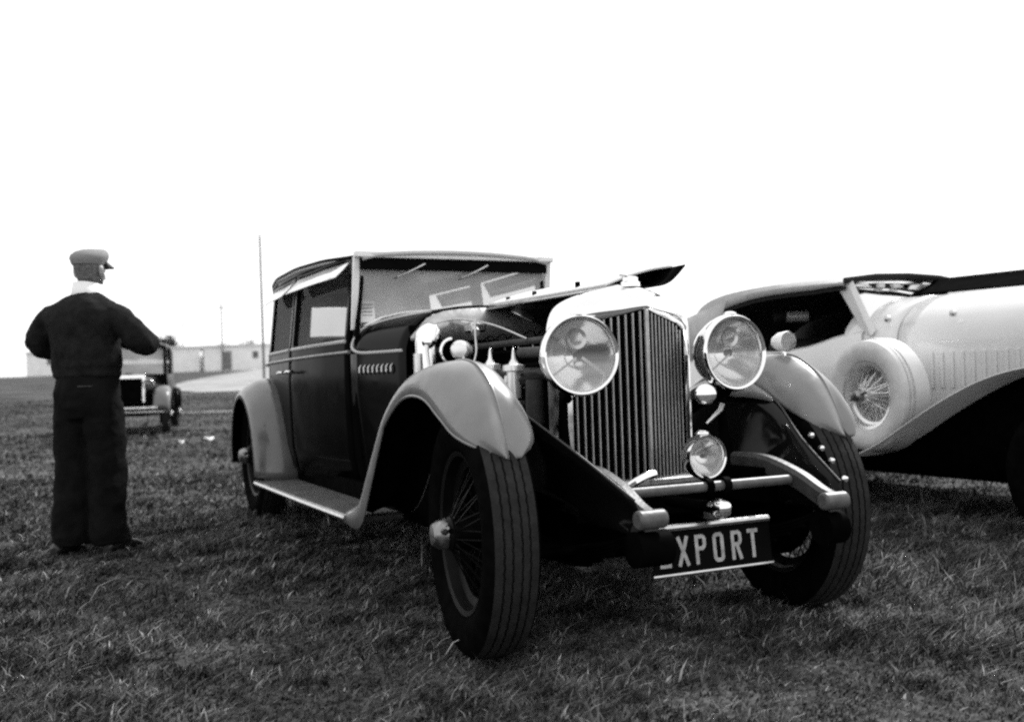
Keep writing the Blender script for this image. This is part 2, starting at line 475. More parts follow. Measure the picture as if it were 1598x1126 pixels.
def tree(loc, H, Wd, label, seed):
    r_ = random.Random(seed)
    t = thing('tree', label, 'tree', loc, 0, 'trees behind the houses')
    mb = MB()
    mb.tube([(0, 0, -.3), (.03, .02, H * .35), (-.03, 0, H * .7)], [.12, .09, .04], 8)
    for k in range(6):
        a = r_.random() * 6.28
        mb.tube([(0, 0, H * (.3 + .06 * k)), (math.cos(a) * Wd * .2, math.sin(a) * Wd * .2, H * (.42 + .06 * k)), (math.cos(a) * Wd * .38, math.sin(a) * Wd * .38, H * (.5 + .06 * k))], [.05, .035, .015], 6)
    mb.build('trunk', M_bark, t)
    lf = MB()
    cl = [(r_.gauss(0, Wd * .2), r_.gauss(0, Wd * .2), H * (.45 + .42 * r_.random()), Wd * (.13 + .12 * r_.random())) for _ in range(16)]
    for cx, cy, cz, cr in cl:
        for _ in range(150):
            d = Vector((r_.gauss(0, 1), r_.gauss(0, 1), r_.gauss(0, .8))).normalized() * cr * r_.random() ** .4
            c = Vector((cx, cy, cz)) + d
            u = Vector((r_.gauss(0, 1), r_.gauss(0, 1), r_.gauss(0, 1))).normalized(); v = u.orthogonal().normalized(); s = .10 + .10 * r_.random()
            lf.add([c - u * s, c - v * s * .5, c + u * s, c + v * s * .5], [(0, 1, 2, 3)])
    o = bpy.data.objects.new('crown', bpy.data.meshes.new('crown')); o.data.from_pydata([tuple(p) for p in lf.v], [], lf.f)
    o.data.materials.append(M_leaf); COL.objects.link(o); o.parent = t
tree(at(122, -43.0), 4.6, 4.6, 'small bushy tree rising over the roof of the leftmost white house', 3)
tree(at(130, -35.2), 3.6, 5.6, 'tree just showing above the roof beside the black saloon', 5)
tree(at(132, -39.5), 3.0, 6.0, 'low pale bush behind the gap between the white houses', 8)
def pole(loc, H, r, label, arms=True, rake=0):
    t = thing('telegraph_pole', label, 'pole', loc, YAW, 'telegraph poles in the distance')
    MB().tube([(0, 0, -.3), (0, rake * .5, H * .5), (0, rake, H)], [r, r * .9, r * .75], 8).build('shaft', M_pole, t)
    if arms: MB().box((0, rake * .9, H * .93), (.06, .7, .07)).build('crossarm', M_pole, t)
pole(at(104, -30.7), 7.2, .09, 'thin telegraph pole in front of the dark roofed house')
pole(at(118, -39.5), 6.0, .06, 'faint distant telegraph pole above the leftmost white house')
pole(at(34, -8.60), 5.5, .045, 'tall thin pole rising behind the rear of the black saloon', False, .04)

# ------------------------------------------------------------------ a wire wheel: tyre, rim, spokes, drum, hub cap (axle along y, outside at -y)
def wheel_meshes(parent, r, wdt, tyreM, treadM, spokeM, nuts=True, rimr=None, drum=True):
    k = r / .44; kw = wdt / .19
    rim_r = rimr or .285 * k
    side = [(.062 * kw, rim_r), (.080 * kw, rim_r + .02 * k), (.095 * kw, .355 * k), (.095 * kw, .385 * k), (.084 * kw, .418 * k), (.074 * kw, .4295 * k)]
    t = MB()
    t.lathe([(-a, b) for a, b in side], axis='y', n=96); t.lathe(side, axis='y', n=96); t.lathe([(-.062 * kw, rim_r), (.062 * kw, rim_r)], axis='y', n=96)
    tyre = t.build('tyre', tyreM, parent, ang=50)
    g = .0045; d = .009 * k
    prof = [(-.074, .4295)]
    ribs = [(-.0735, -.048), (-.040, -.020), (-.012, .012), (.020, .040), (.048, .0735)]
    for i, (a, b) in enumerate(ribs):
        ra = .44 - 2.0 * a * a; rb = .44 - 2.0 * b * b
        prof += [(a, ra), ((a + b) / 2, .44 - 2.0 * ((a + b) / 2) ** 2), (b, rb)]
        if i < 4: prof += [(b + .0012, rb - .011), (ribs[i + 1][0] - .0012, rb - .011)]
    prof.append((.074, .4295))
    tm = MB(); rings = []
    N = 144
    for a, b in prof:
        ring = []
        for j in range(N):
            th = 2 * math.pi * j / N
            zig = .0013 * (1 if (j // 1) % 2 else -1) if abs(a) < .07 else 0
            ring.append((math.cos(th) * b * k, (a + zig) * kw, math.sin(th) * b * k))
        rings.append(ring)
    tm.loft(rings, wrap=True)
    tm.build('tread', treadM, tyre, ang=25)
    rm = MB()
    rm.lathe([(-.060 * kw, rim_r - .006), (-.072 * kw, rim_r + .006), (-.066 * kw, rim_r - .012), (-.03 * kw, rim_r - .022), (-.02 * kw, rim_r - .05 * k), (.02 * kw, rim_r - .05 * k), (.03 * kw, rim_r - .022), (.066 * kw, rim_r - .012), (.072 * kw, rim_r + .006), (.06 * kw, rim_r - .006)], axis='y', n=72)
    rim = rm.build('rim', spokeM, parent)
    sp = MB()
    for i in range(60):
        a = 2 * math.pi * i / 60; o = R(14) * (1 if i % 2 else -1)
        yh = (-.105 if i % 4 < 2 else .02) * kw; rh_ = .055 * k
        sp.tube([(math.cos(a + o) * rh_, yh, math.sin(a + o) * rh_), (math.cos(a) * (rim_r - .045 * k), (.012 if i % 2 else -.012), math.sin(a) * (rim_r - .045 * k))], .0028, 4, cap=False)
    s_ = sp.build('spokes', spokeM, parent); s_['kind'] = 'stuff'
    hb = MB().lathe([(.06, .0), (.06, .06 * k), (-.11 * kw, .062 * k), (-.125 * kw, .05 * k)], axis='y', n=24).build('hub', spokeM, parent)
    hc = MB().lathe([(-.118 * kw, .05 * k), (-.125 * kw, .056 * k), (-.15 * kw, .052 * k), (-.175 * kw, .036 * k), (-.183 * kw, .0)], axis='y', n=24)
    if nuts:
        for a in (20, 200):
            c, s2 = math.cos(R(a)), math.sin(R(a))
            hc.tube([(c * .04 * k, -.14 * kw, s2 * .04 * k), (c * .085 * k, -.135 * kw, s2 * .085 * k), (c * .10 * k, -.14 * kw, s2 * .10 * k)], [.016, .014, .006], 8)
    hc.build('hub_cap', M_hub, parent)
    if drum:
        MB().lathe([(.02, 0), (.02, .20 * k), (.05, .215 * k), (.10, .215 * k), (.10, 0)], axis='y', n=40).build('brake_drum', M_dark, parent)

def wheel(car, loc, rz, r, wdt, tyreM, treadM, spokeM, **kw):
    e = bpy.data.objects.new('wheel', None); COL.objects.link(e); e.parent = car; e.location = loc; e.rotation_euler = (0, 0, rz); e.empty_display_size = .1
    wheel_meshes(e, r, wdt, tyreM, treadM, spokeM, **kw); return e
def wheel_copy(w0, loc, rz):
    e = w0.copy(); COL.objects.link(e); e.location = loc; e.rotation_euler = (0, 0, rz)
    for ch in w0.children:
        c = ch.copy(); COL.objects.link(c); c.parent = e
        for g in ch.children:
            d = g.copy(); COL.objects.link(d); d.parent = c
    return e

# ------------------------------------------------------------------ the black saloon with the raised bonnet
B = thing('vintage_saloon', 'large black vintage saloon with grey wings, raised bonnet and big round headlamps on grass', 'car', (0, 0, 0))

# wheels: front pair steered slightly to the car's right
w0 = wheel(B, (0, -.71, .44), R(-7), .44, .19, M_tyre, M_tread, M_wheel)
wheel_copy(w0, (0, .71, .44), R(180 - 7))
wheel_copy(w0, (-3.9, -.71, .515), 0)
wheel_copy(w0, (-3.9, .71, .515), R(180))

# --- body sides
XS = [-4.55, -4.4, -4.2, -3.8, -3.0, -2.4, -1.9]; HW = [.50, .56, .615, .665, .69, .665, .615]
ZS = [.40, .6, .9, 1.18, 1.75]; DZ = [-.06, -.015, 0, -.004, -.065]
def side(x, z): return itp(x, XS, HW) + itp(z, ZS, DZ)
RX = [-4.55, -4.535, -4.50, -4.42, -4.25, -3.9, -3.2, -2.5, -1.84]; RZ = [1.20, 1.36, 1.60, 1.715, 1.76, 1.775, 1.765, 1.735, 1.685]
def roofz(x): return itp(x, RX, RZ)
def patch(mb, xs, zs, off=0, skip=None, s=-1):
    """grid on the car's side; zs may be a function of x"""
    zf = zs if callable(zs) else (lambda x: zs)
    n = len(zf(xs[0])); vs = []; fs = []
    for x in xs:
        for z in zf(x): vs.append((x, s * (side(x, z) + off), z))
    for i in range(len(xs) - 1):
        for j in range(n - 1):
            if skip and skip((xs[i] + xs[i + 1]) / 2, (zf(xs[i])[j] + zf(xs[i])[j + 1]) / 2): continue
            f = (i * n + j, i * n + j + 1, (i + 1) * n + j + 1, (i + 1) * n + j)
            fs.append(f)
    return mb.add(vs, fs)
DOORS = [(-3.06, -1.97), (-3.98, -3.09)]
def lin(a, b, n): return list(np.linspace(a, b, n))
body = MB()
for s in (-1, 1):
    patch(body, lin(-4.55, -1.9, 30), lin(.42, 1.185, 10), -.012, None, s)
    for a, b in ((-1.975, -1.9), (-3.095, -3.055), (-3.985, -3.97)):
        patch(body, lin(a, b, 3), lambda x: lin(1.185, roofz(x) - .02, 8), -.012, None, s)
    patch(body, lin(-4.53, -3.985, 12), lambda x: lin(1.185, roofz(x), 8), -.006, None, s)
    patch(body, lin(-3.985, -1.9, 14), lambda x: lin(1.70, roofz(x), 3) if roofz(x) > 1.705 else lin(roofz(x) - .02, roofz(x), 3), -.008, None, s)
# rear closing panel
vs = []
for z in lin(.42, 1.2, 6):
    for v in lin(-1, 1, 9): vs.append((-4.55 - .03 * (1 - v * v), v * (side(-4.55, z) - .012), z))
body.add(vs, [(i * 9 + j, i * 9 + j + 1, i * 9 + j + 10, i * 9 + j + 9) for i in range(5) for j in range(8)])
body.build('body', M_black, B, solid=.02)
# roof
rf = MB(); vs = []; rx = [-4.55, -4.535, -4.525, -4.515, -4.50, -4.47, -4.44, -4.42, -4.38, -4.32, -4.26, -4.2] + lin(-4.1, -1.84, 16); nv = 25
for x in rx:
    hwx = side(max(x, -4.5), roofz(x)) + .004
    for v in lin(-1, 1, nv):
        e = max(0, (abs(v) - .82) / .18)
        vs.append((x + .02 * (1 - v * v), v * hwx, roofz(x) + .030 * (1 - v * v) + .012 * (1 - e * e) - .006))
rf.add(vs, [(i * nv + j, i * nv + j + 1, (i + 1) * nv + j + 1, (i + 1) * nv + j) for i in range(len(rx) - 1) for j in range(nv - 1) if not (-4.536 < rx[i] < -4.51 and 7 <= j <= 16)])
M_roof = mat('pale_roof_fabric', .5, .45, var=.06, scale=6, coat=.3)
rfo = rf.build('roof', M_roof, B, solid=.025)
MB().loft([[(x, y, roofz(x) + .02) for y in lin(-.26, .26, 7)] for x in (-4.536, -4.525, -4.515, -4.499)]).build('rear_window', M_rearglass, B)
# drip rail along the roof edge and belt moulding
for s in (-1, 1):
    MB().tube([(x, s * (side(x, roofz(x)) + .008), roofz(x) - .004) for x in lin(-4.4, -1.86, 24)], .009, 6).build('drip_rail', M_black, B)
    MB().tube([(x, s * (side(x, 1.165) + .010), 1.165) for x in lin(-4.5, -1.93, 26)], .010, 8).build('belt_moulding', M_grey, B)
# doors with window glass and louvre
def door(x0, x1, s, name):
    d = MB(); fx = .055
    xs = [x0, x0 + fx] + lin(x0 + fx, x1 - fx, 8)[1:-1] + [x1 - fx, x1]
    zs = [.46, .6, .8, 1.0, 1.14, 1.215, 1.24, 1.30, 1.45, 1.62, 1.675, 1.70]
    if s: zs = [min(z, 1.70) for z in zs]
    patch(d, xs, zs, .004, lambda x, z: 1.24 < z < 1.675 and x0 + fx < x < x1 - fx, s)
    o = d.build('door', M_black, B, solid=.022)
    g = MB(); patch(g, lin(x0 + fx - .01, x1 - fx + .01, 8), lin(1.235, 1.68, 5), -.012, None, s)
    wnd = g.build('window_pane', M_glass, o)
    # light sill strip
    MB().tube([(x, s * (side(x, 1.226) + .008), 1.226) for x in lin(x0 + .03, x1 - .03, 8)], .011, 6).build('window_sill', M_greypanel, o)
    # handle
    hx = x0 + .10 if name == 'front' else x1 - .12
    h = MB(); yy = s * (side(hx, 1.08) + .02)
    h.tube([(hx, yy - s * .02, 1.085), (hx, yy + s * .025, 1.085)], .011, 8)
    h.tube([(hx - .07, yy + s * .032, 1.080), (hx, yy + s * .03, 1.086), (hx + .075, yy + s * .026, 1.083)], [.007, .012, .009], 8)
    h.build('handle', M_chrome, o)
    lv = MB(); a, b = x0 + .035, x1 - .045
    if name == 'rear': a = x0 + .10
    top = [(x, s * (side(x, 1.67) + .014), 1.668) for x in lin(a + .05, b + .01, 6)]
    bot = [(x, s * (side(x, 1.58) + .080), 1.582) for x in lin(a, b - .02, 6)]
    lv.loft([top, bot])
    lv.build('window_louvre', M_louvre, o, solid=.006)
    return o
for s in (-1, 1):
    door(*DOORS[0], s, 'front'); door(*DOORS[1], s, 'rear')
# lower door edge bright strip and sill board
for s in (-1, 1):
    MB().box((-2.3, s * .60, .41), (2.1, .03, .12)).build('sill_board', M_dark, B)

# --- scuttle between windscreen and engine bulkhead
def scut(x, k):
    t = (x + 1.93) / (.45)
    A = [(0, 1.385), (.18, 1.383), (.34, 1.370), (.46, 1.342), (.54, 1.300), (.585, 1.245), (.61, 1.19), (.615, 1.15), (.613, .95), (.59, .70), (.56, .45)]
    C = [(0, 1.385), (.14, 1.380), (.26, 1.362), (.345, 1.328), (.405, 1.280), (.44, 1.22), (.455, 1.17), (.458, 1.14), (.458, .95), (.45, .70), (.44, .45)]
    return [(x, k * (a[0] * (1 - t) + c[0] * t), a[1] * (1 - t) + c[1] * t) for a, c in zip(A, C)]
sc_ = MB(); rings = []
for x in lin(-1.93, -1.48, 8):
    r1 = scut(x, -1); r2 = scut(x, 1); rings.append(smooth_poly(list(reversed(r1)) + r2[1:], 3))
sc_.loft(rings)
sco = sc_.build('scuttle', M_gloss, B, solid=.012)
# bead that loops round the scuttle side
for s in (-1, 1):
    pts = []
    for x, z in ((-1.50, 1.150), (-1.7, 1.15), (-1.85, 1.155), (-1.915, 1.185), (-1.925, 1.24), (-1.90, 1.29), (-1.80, 1.325), (-1.65, 1.343), (-1.50, 1.350)):
        sec = smooth_poly(scut(x, s), 4); zs_ = [p[2] for p in sec]
        y = itp(-z, [-q for q in zs_], [p[1] for p in sec]); pts.append((x, y + s * .004, z + .003))
    MB().tube(smooth_poly(pts, 4), .008, 6).build('scuttle_bead', M_greypanel, B)
    for i in range(8):
        x = -1.84 + .037 * i; y = itp((x + 1.93) / .45, [0, 1], [.614, .458])
        MB().tube([(x, s * (y + .001), 1.035), (x + .004, s * (y + .012), 1.05), (x + .004, s * (y + .012), 1.075), (x, s * (y + .001), 1.09)], [.003, .007, .007, .003], 6).build('scuttle_louvre', M_nickel, sco)
# screen sill, whitened and widened to paint the sky-lit scuttle top
MB().loft([[(x, y, itp(abs(y), [0, .18, .34, .46, .545], [1.389, 1.387, 1.374, 1.346, 1.303]) + .006) for y in lin(-.545, .545, 24)] for x in (-1.95, -1.925, -1.86)]).build('windscreen_sill', M_bright, B, solid=.012)

# --- windscreen
ws = bpy.data.objects.new('windscreen', None); COL.objects.link(ws); ws.parent = B; ws.empty_display_size = .1
g = MB(); top = [(-1.885, y, 1.665) for y in lin(-.575, .575, 13)]
bot = [(-1.945, y, itp(abs(y), [0, .18, .34, .46, .575], [1.39, 1.388, 1.375, 1.347, 1.30])) for y in lin(-.575, .575, 13)]
g.loft([top, bot]); g.build('screen_glass', M_screen, ws, smooth=False)
for s in (-1, 1):
    MB().loft([[(-1.93, s * .57, 1.285), (-1.93, s * .605, 1.285), (-1.955, s * .605, 1.285), (-1.955, s * .57, 1.285)],
               [(-1.872, s * .565, 1.68), (-1.872, s * .60, 1.68), (-1.90, s * .60, 1.68), (-1.90, s * .565, 1.68)]], wrap=True, cap=True).build('screen_post', M_bright, ws, bevel=.004)
MB().box((-1.862, 0, 1.690), (.05, 1.20, .034)).build('top_rail', M_bright, ws, bevel=.006)
MB().box((-1.868, 0, 1.643), (.02, 1.13, .068)).build('visor', M_black, ws, bevel=.004)
for y in (-.32, .06):
    wi = MB(); wi.tube([(-1.85, y + .12, 1.645), (-1.853, y + .04, 1.605), (-1.858, y - .04, 1.572)], [.006, .005, .003], 6)
    wi.tube([(-1.853, y + .045, 1.612), (-1.86, y - .06, 1.560)], .004, 5)
    wi.build('wiper', M_nickel, ws)
st = MB().box((-1.932, -.515, 1.385), (.003, .085, .12), Matrix.Rotation(R(-9), 3, 'Y')).build('licence_paper', M_paper, ws, smooth=False)
ln = MB()
for i in range(5): ln.box((-1.9285 + .0012 * i, -.515, 1.345 + .02 * i), (.002, .06, .005), Matrix.Rotation(R(-9), 3, 'Y'))
ln.build('printed_line', M_ink, st, smooth=False)

# --- cabin inside
MB().box((-3.1, 0, .5), (2.6, 1.1, .06)).build('cabin_floor', M_dark, B)
def seat(x, y, wd_):
    s_ = MB().box((x + .25, y, .68), (.5, wd_, .2)); s_.box((x, y, .98), (.16, wd_, .62), Matrix.Rotation(R(-10), 3, 'Y'))
    return s_.build('seat', M_leather, B, bevel=.05)
seat(-2.85, -.3, .5); seat(-2.85, .3, .5); seat(-3.9, 0, 1.1)
sw = MB().tube([(-2.2 + .06 * math.sin(a), -.3 + .2 * math.cos(a), 1.22 + .17 * math.sin(a)) for a in np.linspace(0, 6.283, 25)[:-1]], .012, 6, closed=True)
sw.tube([(-2.2, -.3, 1.22), (-1.9, -.3, 1.05)], .02, 6)
for a in (0, 2.09, 4.19): sw.tube([(-2.2, -.3, 1.22), (-2.2 + .06 * math.sin(a), -.3 + .2 * math.cos(a), 1.22 + .17 * math.sin(a))], .008, 5)
sw.build('steering_wheel', M_dark, B)
MB().box((-1.99, 0, 1.17), (.05, 1.1, .2)).build('dashboard', M_leather, B, bevel=.01)

# --- front wings: outer lip, crowned top with a ridge, inner lip
FX = [-1.22, -1.0, -.85, -.74, -.6, -.43, -.27, -.1, .03, .12, .20, .26, .30, .325]
FR = [.385, .455, .605, .725, .865, .975, 1.030, 1.058, 1.048, 1.010, .950, .860, .775, .715]
FO = [.378, .438, .585, .700, .838, .935, .975, .962, .895, .835, .795, .768, .742, .712]
FI = [.382, .450, .590, .710, .850, .940, .975, .968, .915, .860, .815, .780, .745, .712]
FYo = [.87, .87, .87, .87, .87, .87, .87, .868, .862, .855, .842, .822, .79, .742]
FYi = [.60, .60, .59, .585, .58, .58, .58, .58, .582, .585, .592, .608, .645, .705]
FYr = [.735, .735, .73, .73, .73, .73, .73, .73, .73, .73, .73, .73, .73, .728]
NF = 52
def res_(arr):
    P = [(i, v) for i, v in enumerate(arr)]
    t = np.linspace(0, len(arr) - 1, NF); sm = smooth_poly(P, 12)
    return np.interp(t, [p[0] for p in sm], [p[1] for p in sm])
fX, fR, fO, fI, fYo, fYi, fYr = map(res_, (FX, FR, FO, FI, FYo, FYi, FYr))
def front_wing(s):
    mb = MB(); rings = []
    for i in range(NF):
        x = fX[i]; ring = []
        tx = fX[min(i + 1, NF - 1)] - fX[max(i - 1, 0)]; tz = fR[min(i + 1, NF - 1)] - fR[max(i - 1, 0)]
        n = Vector((-tz, 0, tx)).normalized()
        if n.z < 0 and x < 0: n = -n
        o = Vector((x, fYo[i], fO[i])); r_ = Vector((x, fYr[i], fR[i])); q = Vector((x, fYi[i], fI[i]))
        hh = fR[i] - fO[i]
        bul = .026 if hh < .2 else .03
        sk = .05 if x < .0 else itp(x, [0, .15, .27, .32], [.05, .03, .006, 0])
        if x < -.6: sk = itp(x, [-1.2, -.9, -.6], [.03, .13, .06])
        ring.append(o + Vector((0, .002, -sk)) - n * 0)
        nseg = 7
        for k in range(nseg + 1):
            t = k / nseg; p = o.lerp(r_, t) + n * bul * 4 * t * (1 - t) + Vector((0, .018 * 4 * t * (1 - t), 0))
            ring.append(p)
        for k in range(1, nseg + 1):
            t = k / nseg; p = r_.lerp(q, t) + n * bul * 4 * t * (1 - t) + Vector((0, -.018 * 4 * t * (1 - t), 0))
            ring.append(p)
        ring.append(q + Vector((0, 0, -sk * .5)))
        rings.append([Vector((p.x, s * p.y, p.z)) for p in ring])
    mb.loft(rings)
    o = mb.build('front_wing', M_grey, B, solid=.006, ang=60, inner=M_under)
    # ridge bead along the crest
    MB().tube([(fX[i], s * fYr[i], fR[i] + .001) for i in range(20, NF - 2)], .0045, 6).build('crest_bead', M_grey, o)
    MB().tube([(fX[i], s * (fYo[i] + .001), fO[i] - (.045 if fX[i] < 0 else itp(fX[i], [0, .15, .3], [.045, .027, .004]))) for i in range(16, NF - 5)], [.005] * (NF - 26) + list(np.linspace(.005, .001, 5)), 6).build('edge_bead', M_grey, o)
    return o
for s in (-1, 1): front_wing(s)
# scuffed patch / mount on the near wing, torpedo side lamp on the far one
sl_ = MB(); c = Vector((0, .715, 1.108)); 
sl_.lathe([(-.07, .004), (-.05, .028), (-.02, .040), (.02, .044), (.03, .041)], c, 'x', 20)
slo = sl_.build('side_lamp', M_bright, B)
MB().lathe([(.028, .040), (.040, .026), (.044, 0)], c, 'x', 20).build('lamp_lens', M_lens, slo)
MB().tube([c + Vector((0, 0, -.035)), c + Vector((0, 0, -.07))], .012, 8).build('stalk', M_chrome, slo)
MB().lathe([(0, .0), (.0, .022), (.006, .018), (.008, 0)], (-.14, -.83, .995), 'z', 14).build('wing_grommet', M_dark, B)

# --- inner valances from wing to chassis rail, down to the dumb irons
def valance(s):
    T = [(-1.0, .60, .52), (-.8, .60, .66), (-.6, .59, .82), (-.35, .585, .93), (-.1, .582, .945), (.10, .575, .865), (.34, .49, .725), (.60, .428, .585)]
    Bm = [(-1.0, .425, .50), (-.8, .425, .50), (-.6, .425, .50), (-.35, .42, .50), (-.1, .42, .50), (.12, .42, .50), (.33, .42, .48), (.585, .425, .47)]
    T = smooth_poly(T, 4); Bm = smooth_poly(Bm, 4)
    rings = []
    for a, b in zip(T, Bm):
        a = Vector(a); b = Vector(b); ring = []
        for k in range(6):
            t = k / 5; p = a.lerp(b, t) + Vector((0, -.03 * math.sin(math.pi * t), -.02 * math.sin(math.pi * t))); ring.append((p.x, s * p.y, p.z))
        rings.append(ring)
    o = MB().loft(rings).build('wing_valance', M_gloss, B, solid=.005)
    MB().tube([(p[0], s * p[1], p[2]) for p in T[16:]], .004, 6).build('valance_edge', M_irond, o)
for s in (-1, 1): valance(s)
def flange(s):
    rings = []
    for i in range(NF):
        x = fX[i]
        if not -.7 < x < .13: continue
        y, z = fYi[i], fI[i]
        k = min(1, max(.02, (.13 - x) / .22))
        rings.append([(x, s * y, z - .01), (x, s * (y - .03 * k), z - .01 - .002 * k), (x, s * (y - .055 * k), z - .01 - .025 * k), (x, s * (y - .065 * k), z - .01 - .075 * k)])
    MB().loft(rings).build('wing_flange', M_grey, B, solid=.005)
for s in (-1, 1): flange(s)

for y, z in ((.478, .735), (.462, .690), (.450, .648), (.425, .590)):  # added chrome studs stand for glints on the far wheel rim
    MB().lathe([(-.004, .0), (-.004, .012), (.006, .011), (.010, 0)], (itp(z, [.58, .87], [.585, .14]) + .02, y + .035, z), 'x', 8).build('rim_glint_stud', M_chrome, B)
# --- rear wings
def rear_wing(s):
    cx, cz = -3.9, .50
    rings = []
    for a in lin(R(-12), R(188), 34):
        rr = itp(math.degrees(a), [-12, 15, 60, 90, 130, 188], [.66, .60, .565, .56, .55, .50])
        ex = cx + math.cos(a) * rr; ez = cz + math.sin(a) * rr
        if math.degrees(a) < 20: ez = max(ez, .38)
        nx, nz = math.cos(a), math.sin(a); ring = []
        for k in range(14):
            t = k / 13
            y = .56 + .315 * t
            dr = -.10 * max(0, (t - .45) / .55) ** 2.0 - .03 * max(0, (.3 - t) / .3) ** 2
            ring.append((ex + nx * dr, s * y, ez + nz * dr))
        ring.append((ex - nx * .135, s * .878, ez - nz * .135))
        rings.append(ring)
    MB().loft(rings).build('rear_wing', M_greydark, B, solid=.006, ang=60, inner=M_under)
for s in (-1, 1): rear_wing(s)

# --- running boards with a pale edge
for s in (-1, 1):
    rb = MB().box((-2.26, s * .735, .362), (2.22, .27, .03)).build('running_board', M_mat, B, bevel=.008)
    MB().tube([(-3.36, s * .872, .362), (-2.0, s * .873, .366), (-1.17, s * .872, .372)], .017, 8).build('edge_strip', M_nickel, rb)
    mt = MB()
    for i in range(9): mt.box((-2.26, s * (.64 + .023 * i), .3795), (2.1, .008, .005))
    mt.build('rubber_mat', M_mat, rb, smooth=False)

# --- chassis
for s in (-1, 1):
    MB().box((-2.05, s * .35, .555), (4.7, .055, .13)).build('chassis_rail', M_dark, B)
    di = MB(); P = smooth_poly([(.10, s * .365, .655), (.28, s * .37, .650), (.45, s * .375, .605), (.56, s * .38, .555), (.62, s * .38, .535)], 6)
    di.loft([[(x, y - .026, z - .05), (x, y - .028, z), (x, y - .015, z + .014), (x, y + .015, z + .014), (x, y + .028, z), (x, y + .026, z - .05)] for x, y, z in P], wrap=True, cap=True)
    d = di.build('dumb_iron', M_irond, B)
    MB().tube([(.615, s * (.38 - .052), .522), (.615, s * (.38 + .052), .522)], .031, 18).build('spring_eye', M_barpaint, d, bevel=.008)
    sp = MB()
    for k in range(6):
        L = .62 - .08 * k
        sp.tube([(t * L, s * .38, .36 + .15 * (t * L / .62) ** 2 - .012 * k) for t in lin(-1, 1, 9)], .008, 5)
    sp.tube([(.585, s * .43, .425), (.585, s * (.305 if s < 0 else .345), .425)], .058, 20)
    sp.box((.59, s * .38, .48), (.03, .05, .09))
    sp.build('leaf_spring', M_dark, B)
ax = MB().tube([(0, -.60, .42), (0, -.5, .36), (0, -.35, .32), (0, .35, .32), (0, .5, .36), (0, .60, .42)], .032, 10)
ax.tube([(.12, -.55, .36), (.12, .55, .36)], .016, 8)
ax.build('front_axle', M_dark, B)
MB().tube([(-3.9, -.62, .515), (-3.9, .62, .515)], .05, 10).build('rear_axle', M_dark, B)
ud = MB().box((-.75, 0, .40), (1.2, .62, .24)); ud.box((-1.95, 0, .385), (3.3, .98, .17)); ud.box((-4.0, 0, .5), (.7, .7, .2))  # boxes widened and lowered to block light reaching under the car
ud.build('light_blocking_undertray', M_dark, B)
MB().box((-.02, 0, .50), (.12, .66, .12)).build('front_crossmember', M_dark, B)
# tie bar between dumb irons with clamps and starting handle
tb = MB().tube([(.43, -.345, .585), (.43, .345, .585)], .018, 16).build('tie_bar', M_barpaint, B)
for y in (-.02, .055): MB().tube([(.43, y - .012, .585), (.43, y + .012, .585)], .030, 14).build('clamp', M_dark, tb)
MB().lathe([(-.06, .0), (-.055, .022), (-.03, .030), (.0, .033), (.022, .026), (.034, 0)], (.52, -.03, .518), 'x', 20).build('starting_handle', M_chrome, B)
MB().tube([(.2, -.03, .515), (.47, -.03, .517)], .02, 10).build('handle_shaft', M_dark, B)
MB().tube(smooth_poly([(.36, -.325, .585), (.39, -.30, .612), (.40, -.26, .632), (.38, -.20, .640)], 5), [.006] + [.014] * 14 + [.006], 8).build('damper_arm', M_chrome, B)

# --- number plate
pl = bpy.data.objects.new('number_plate', None); COL.objects.link(pl); pl.parent = B; pl.location = (.455, -.02, .375); pl.rotation_euler = (0, R(-6), 0); pl.empty_display_size = .1
MB().box((0, -.005, 0), (.008, .50, .145)).build('plate', M_platemat, pl, bevel=.002)
MB().tube([(.012, -.235, .083), (.012, .235, .083)], .012, 8).build('top_bar', M_nickel, pl)
MB().tube([(.006, -.262, -.073), (.006, .245, -.073)], .006, 6).build('bottom_edge', M_nickel, pl)
LW, LH, ST = .046, .100, .0135
def seg(mb, a, b, w_=ST):
    a = Vector(a); b = Vector(b); d = (b - a).normalized(); n = Vector((-d.y, d.x)) * w_ / 2
    q = [a + n, b + n, b - n, a - n]; mb.prism([(.0045, p.x, p.y) for p in q], (.0022, 0, 0))
W2, H2 = LW / 2, LH / 2; h_ = ST / 2; c_ = .012
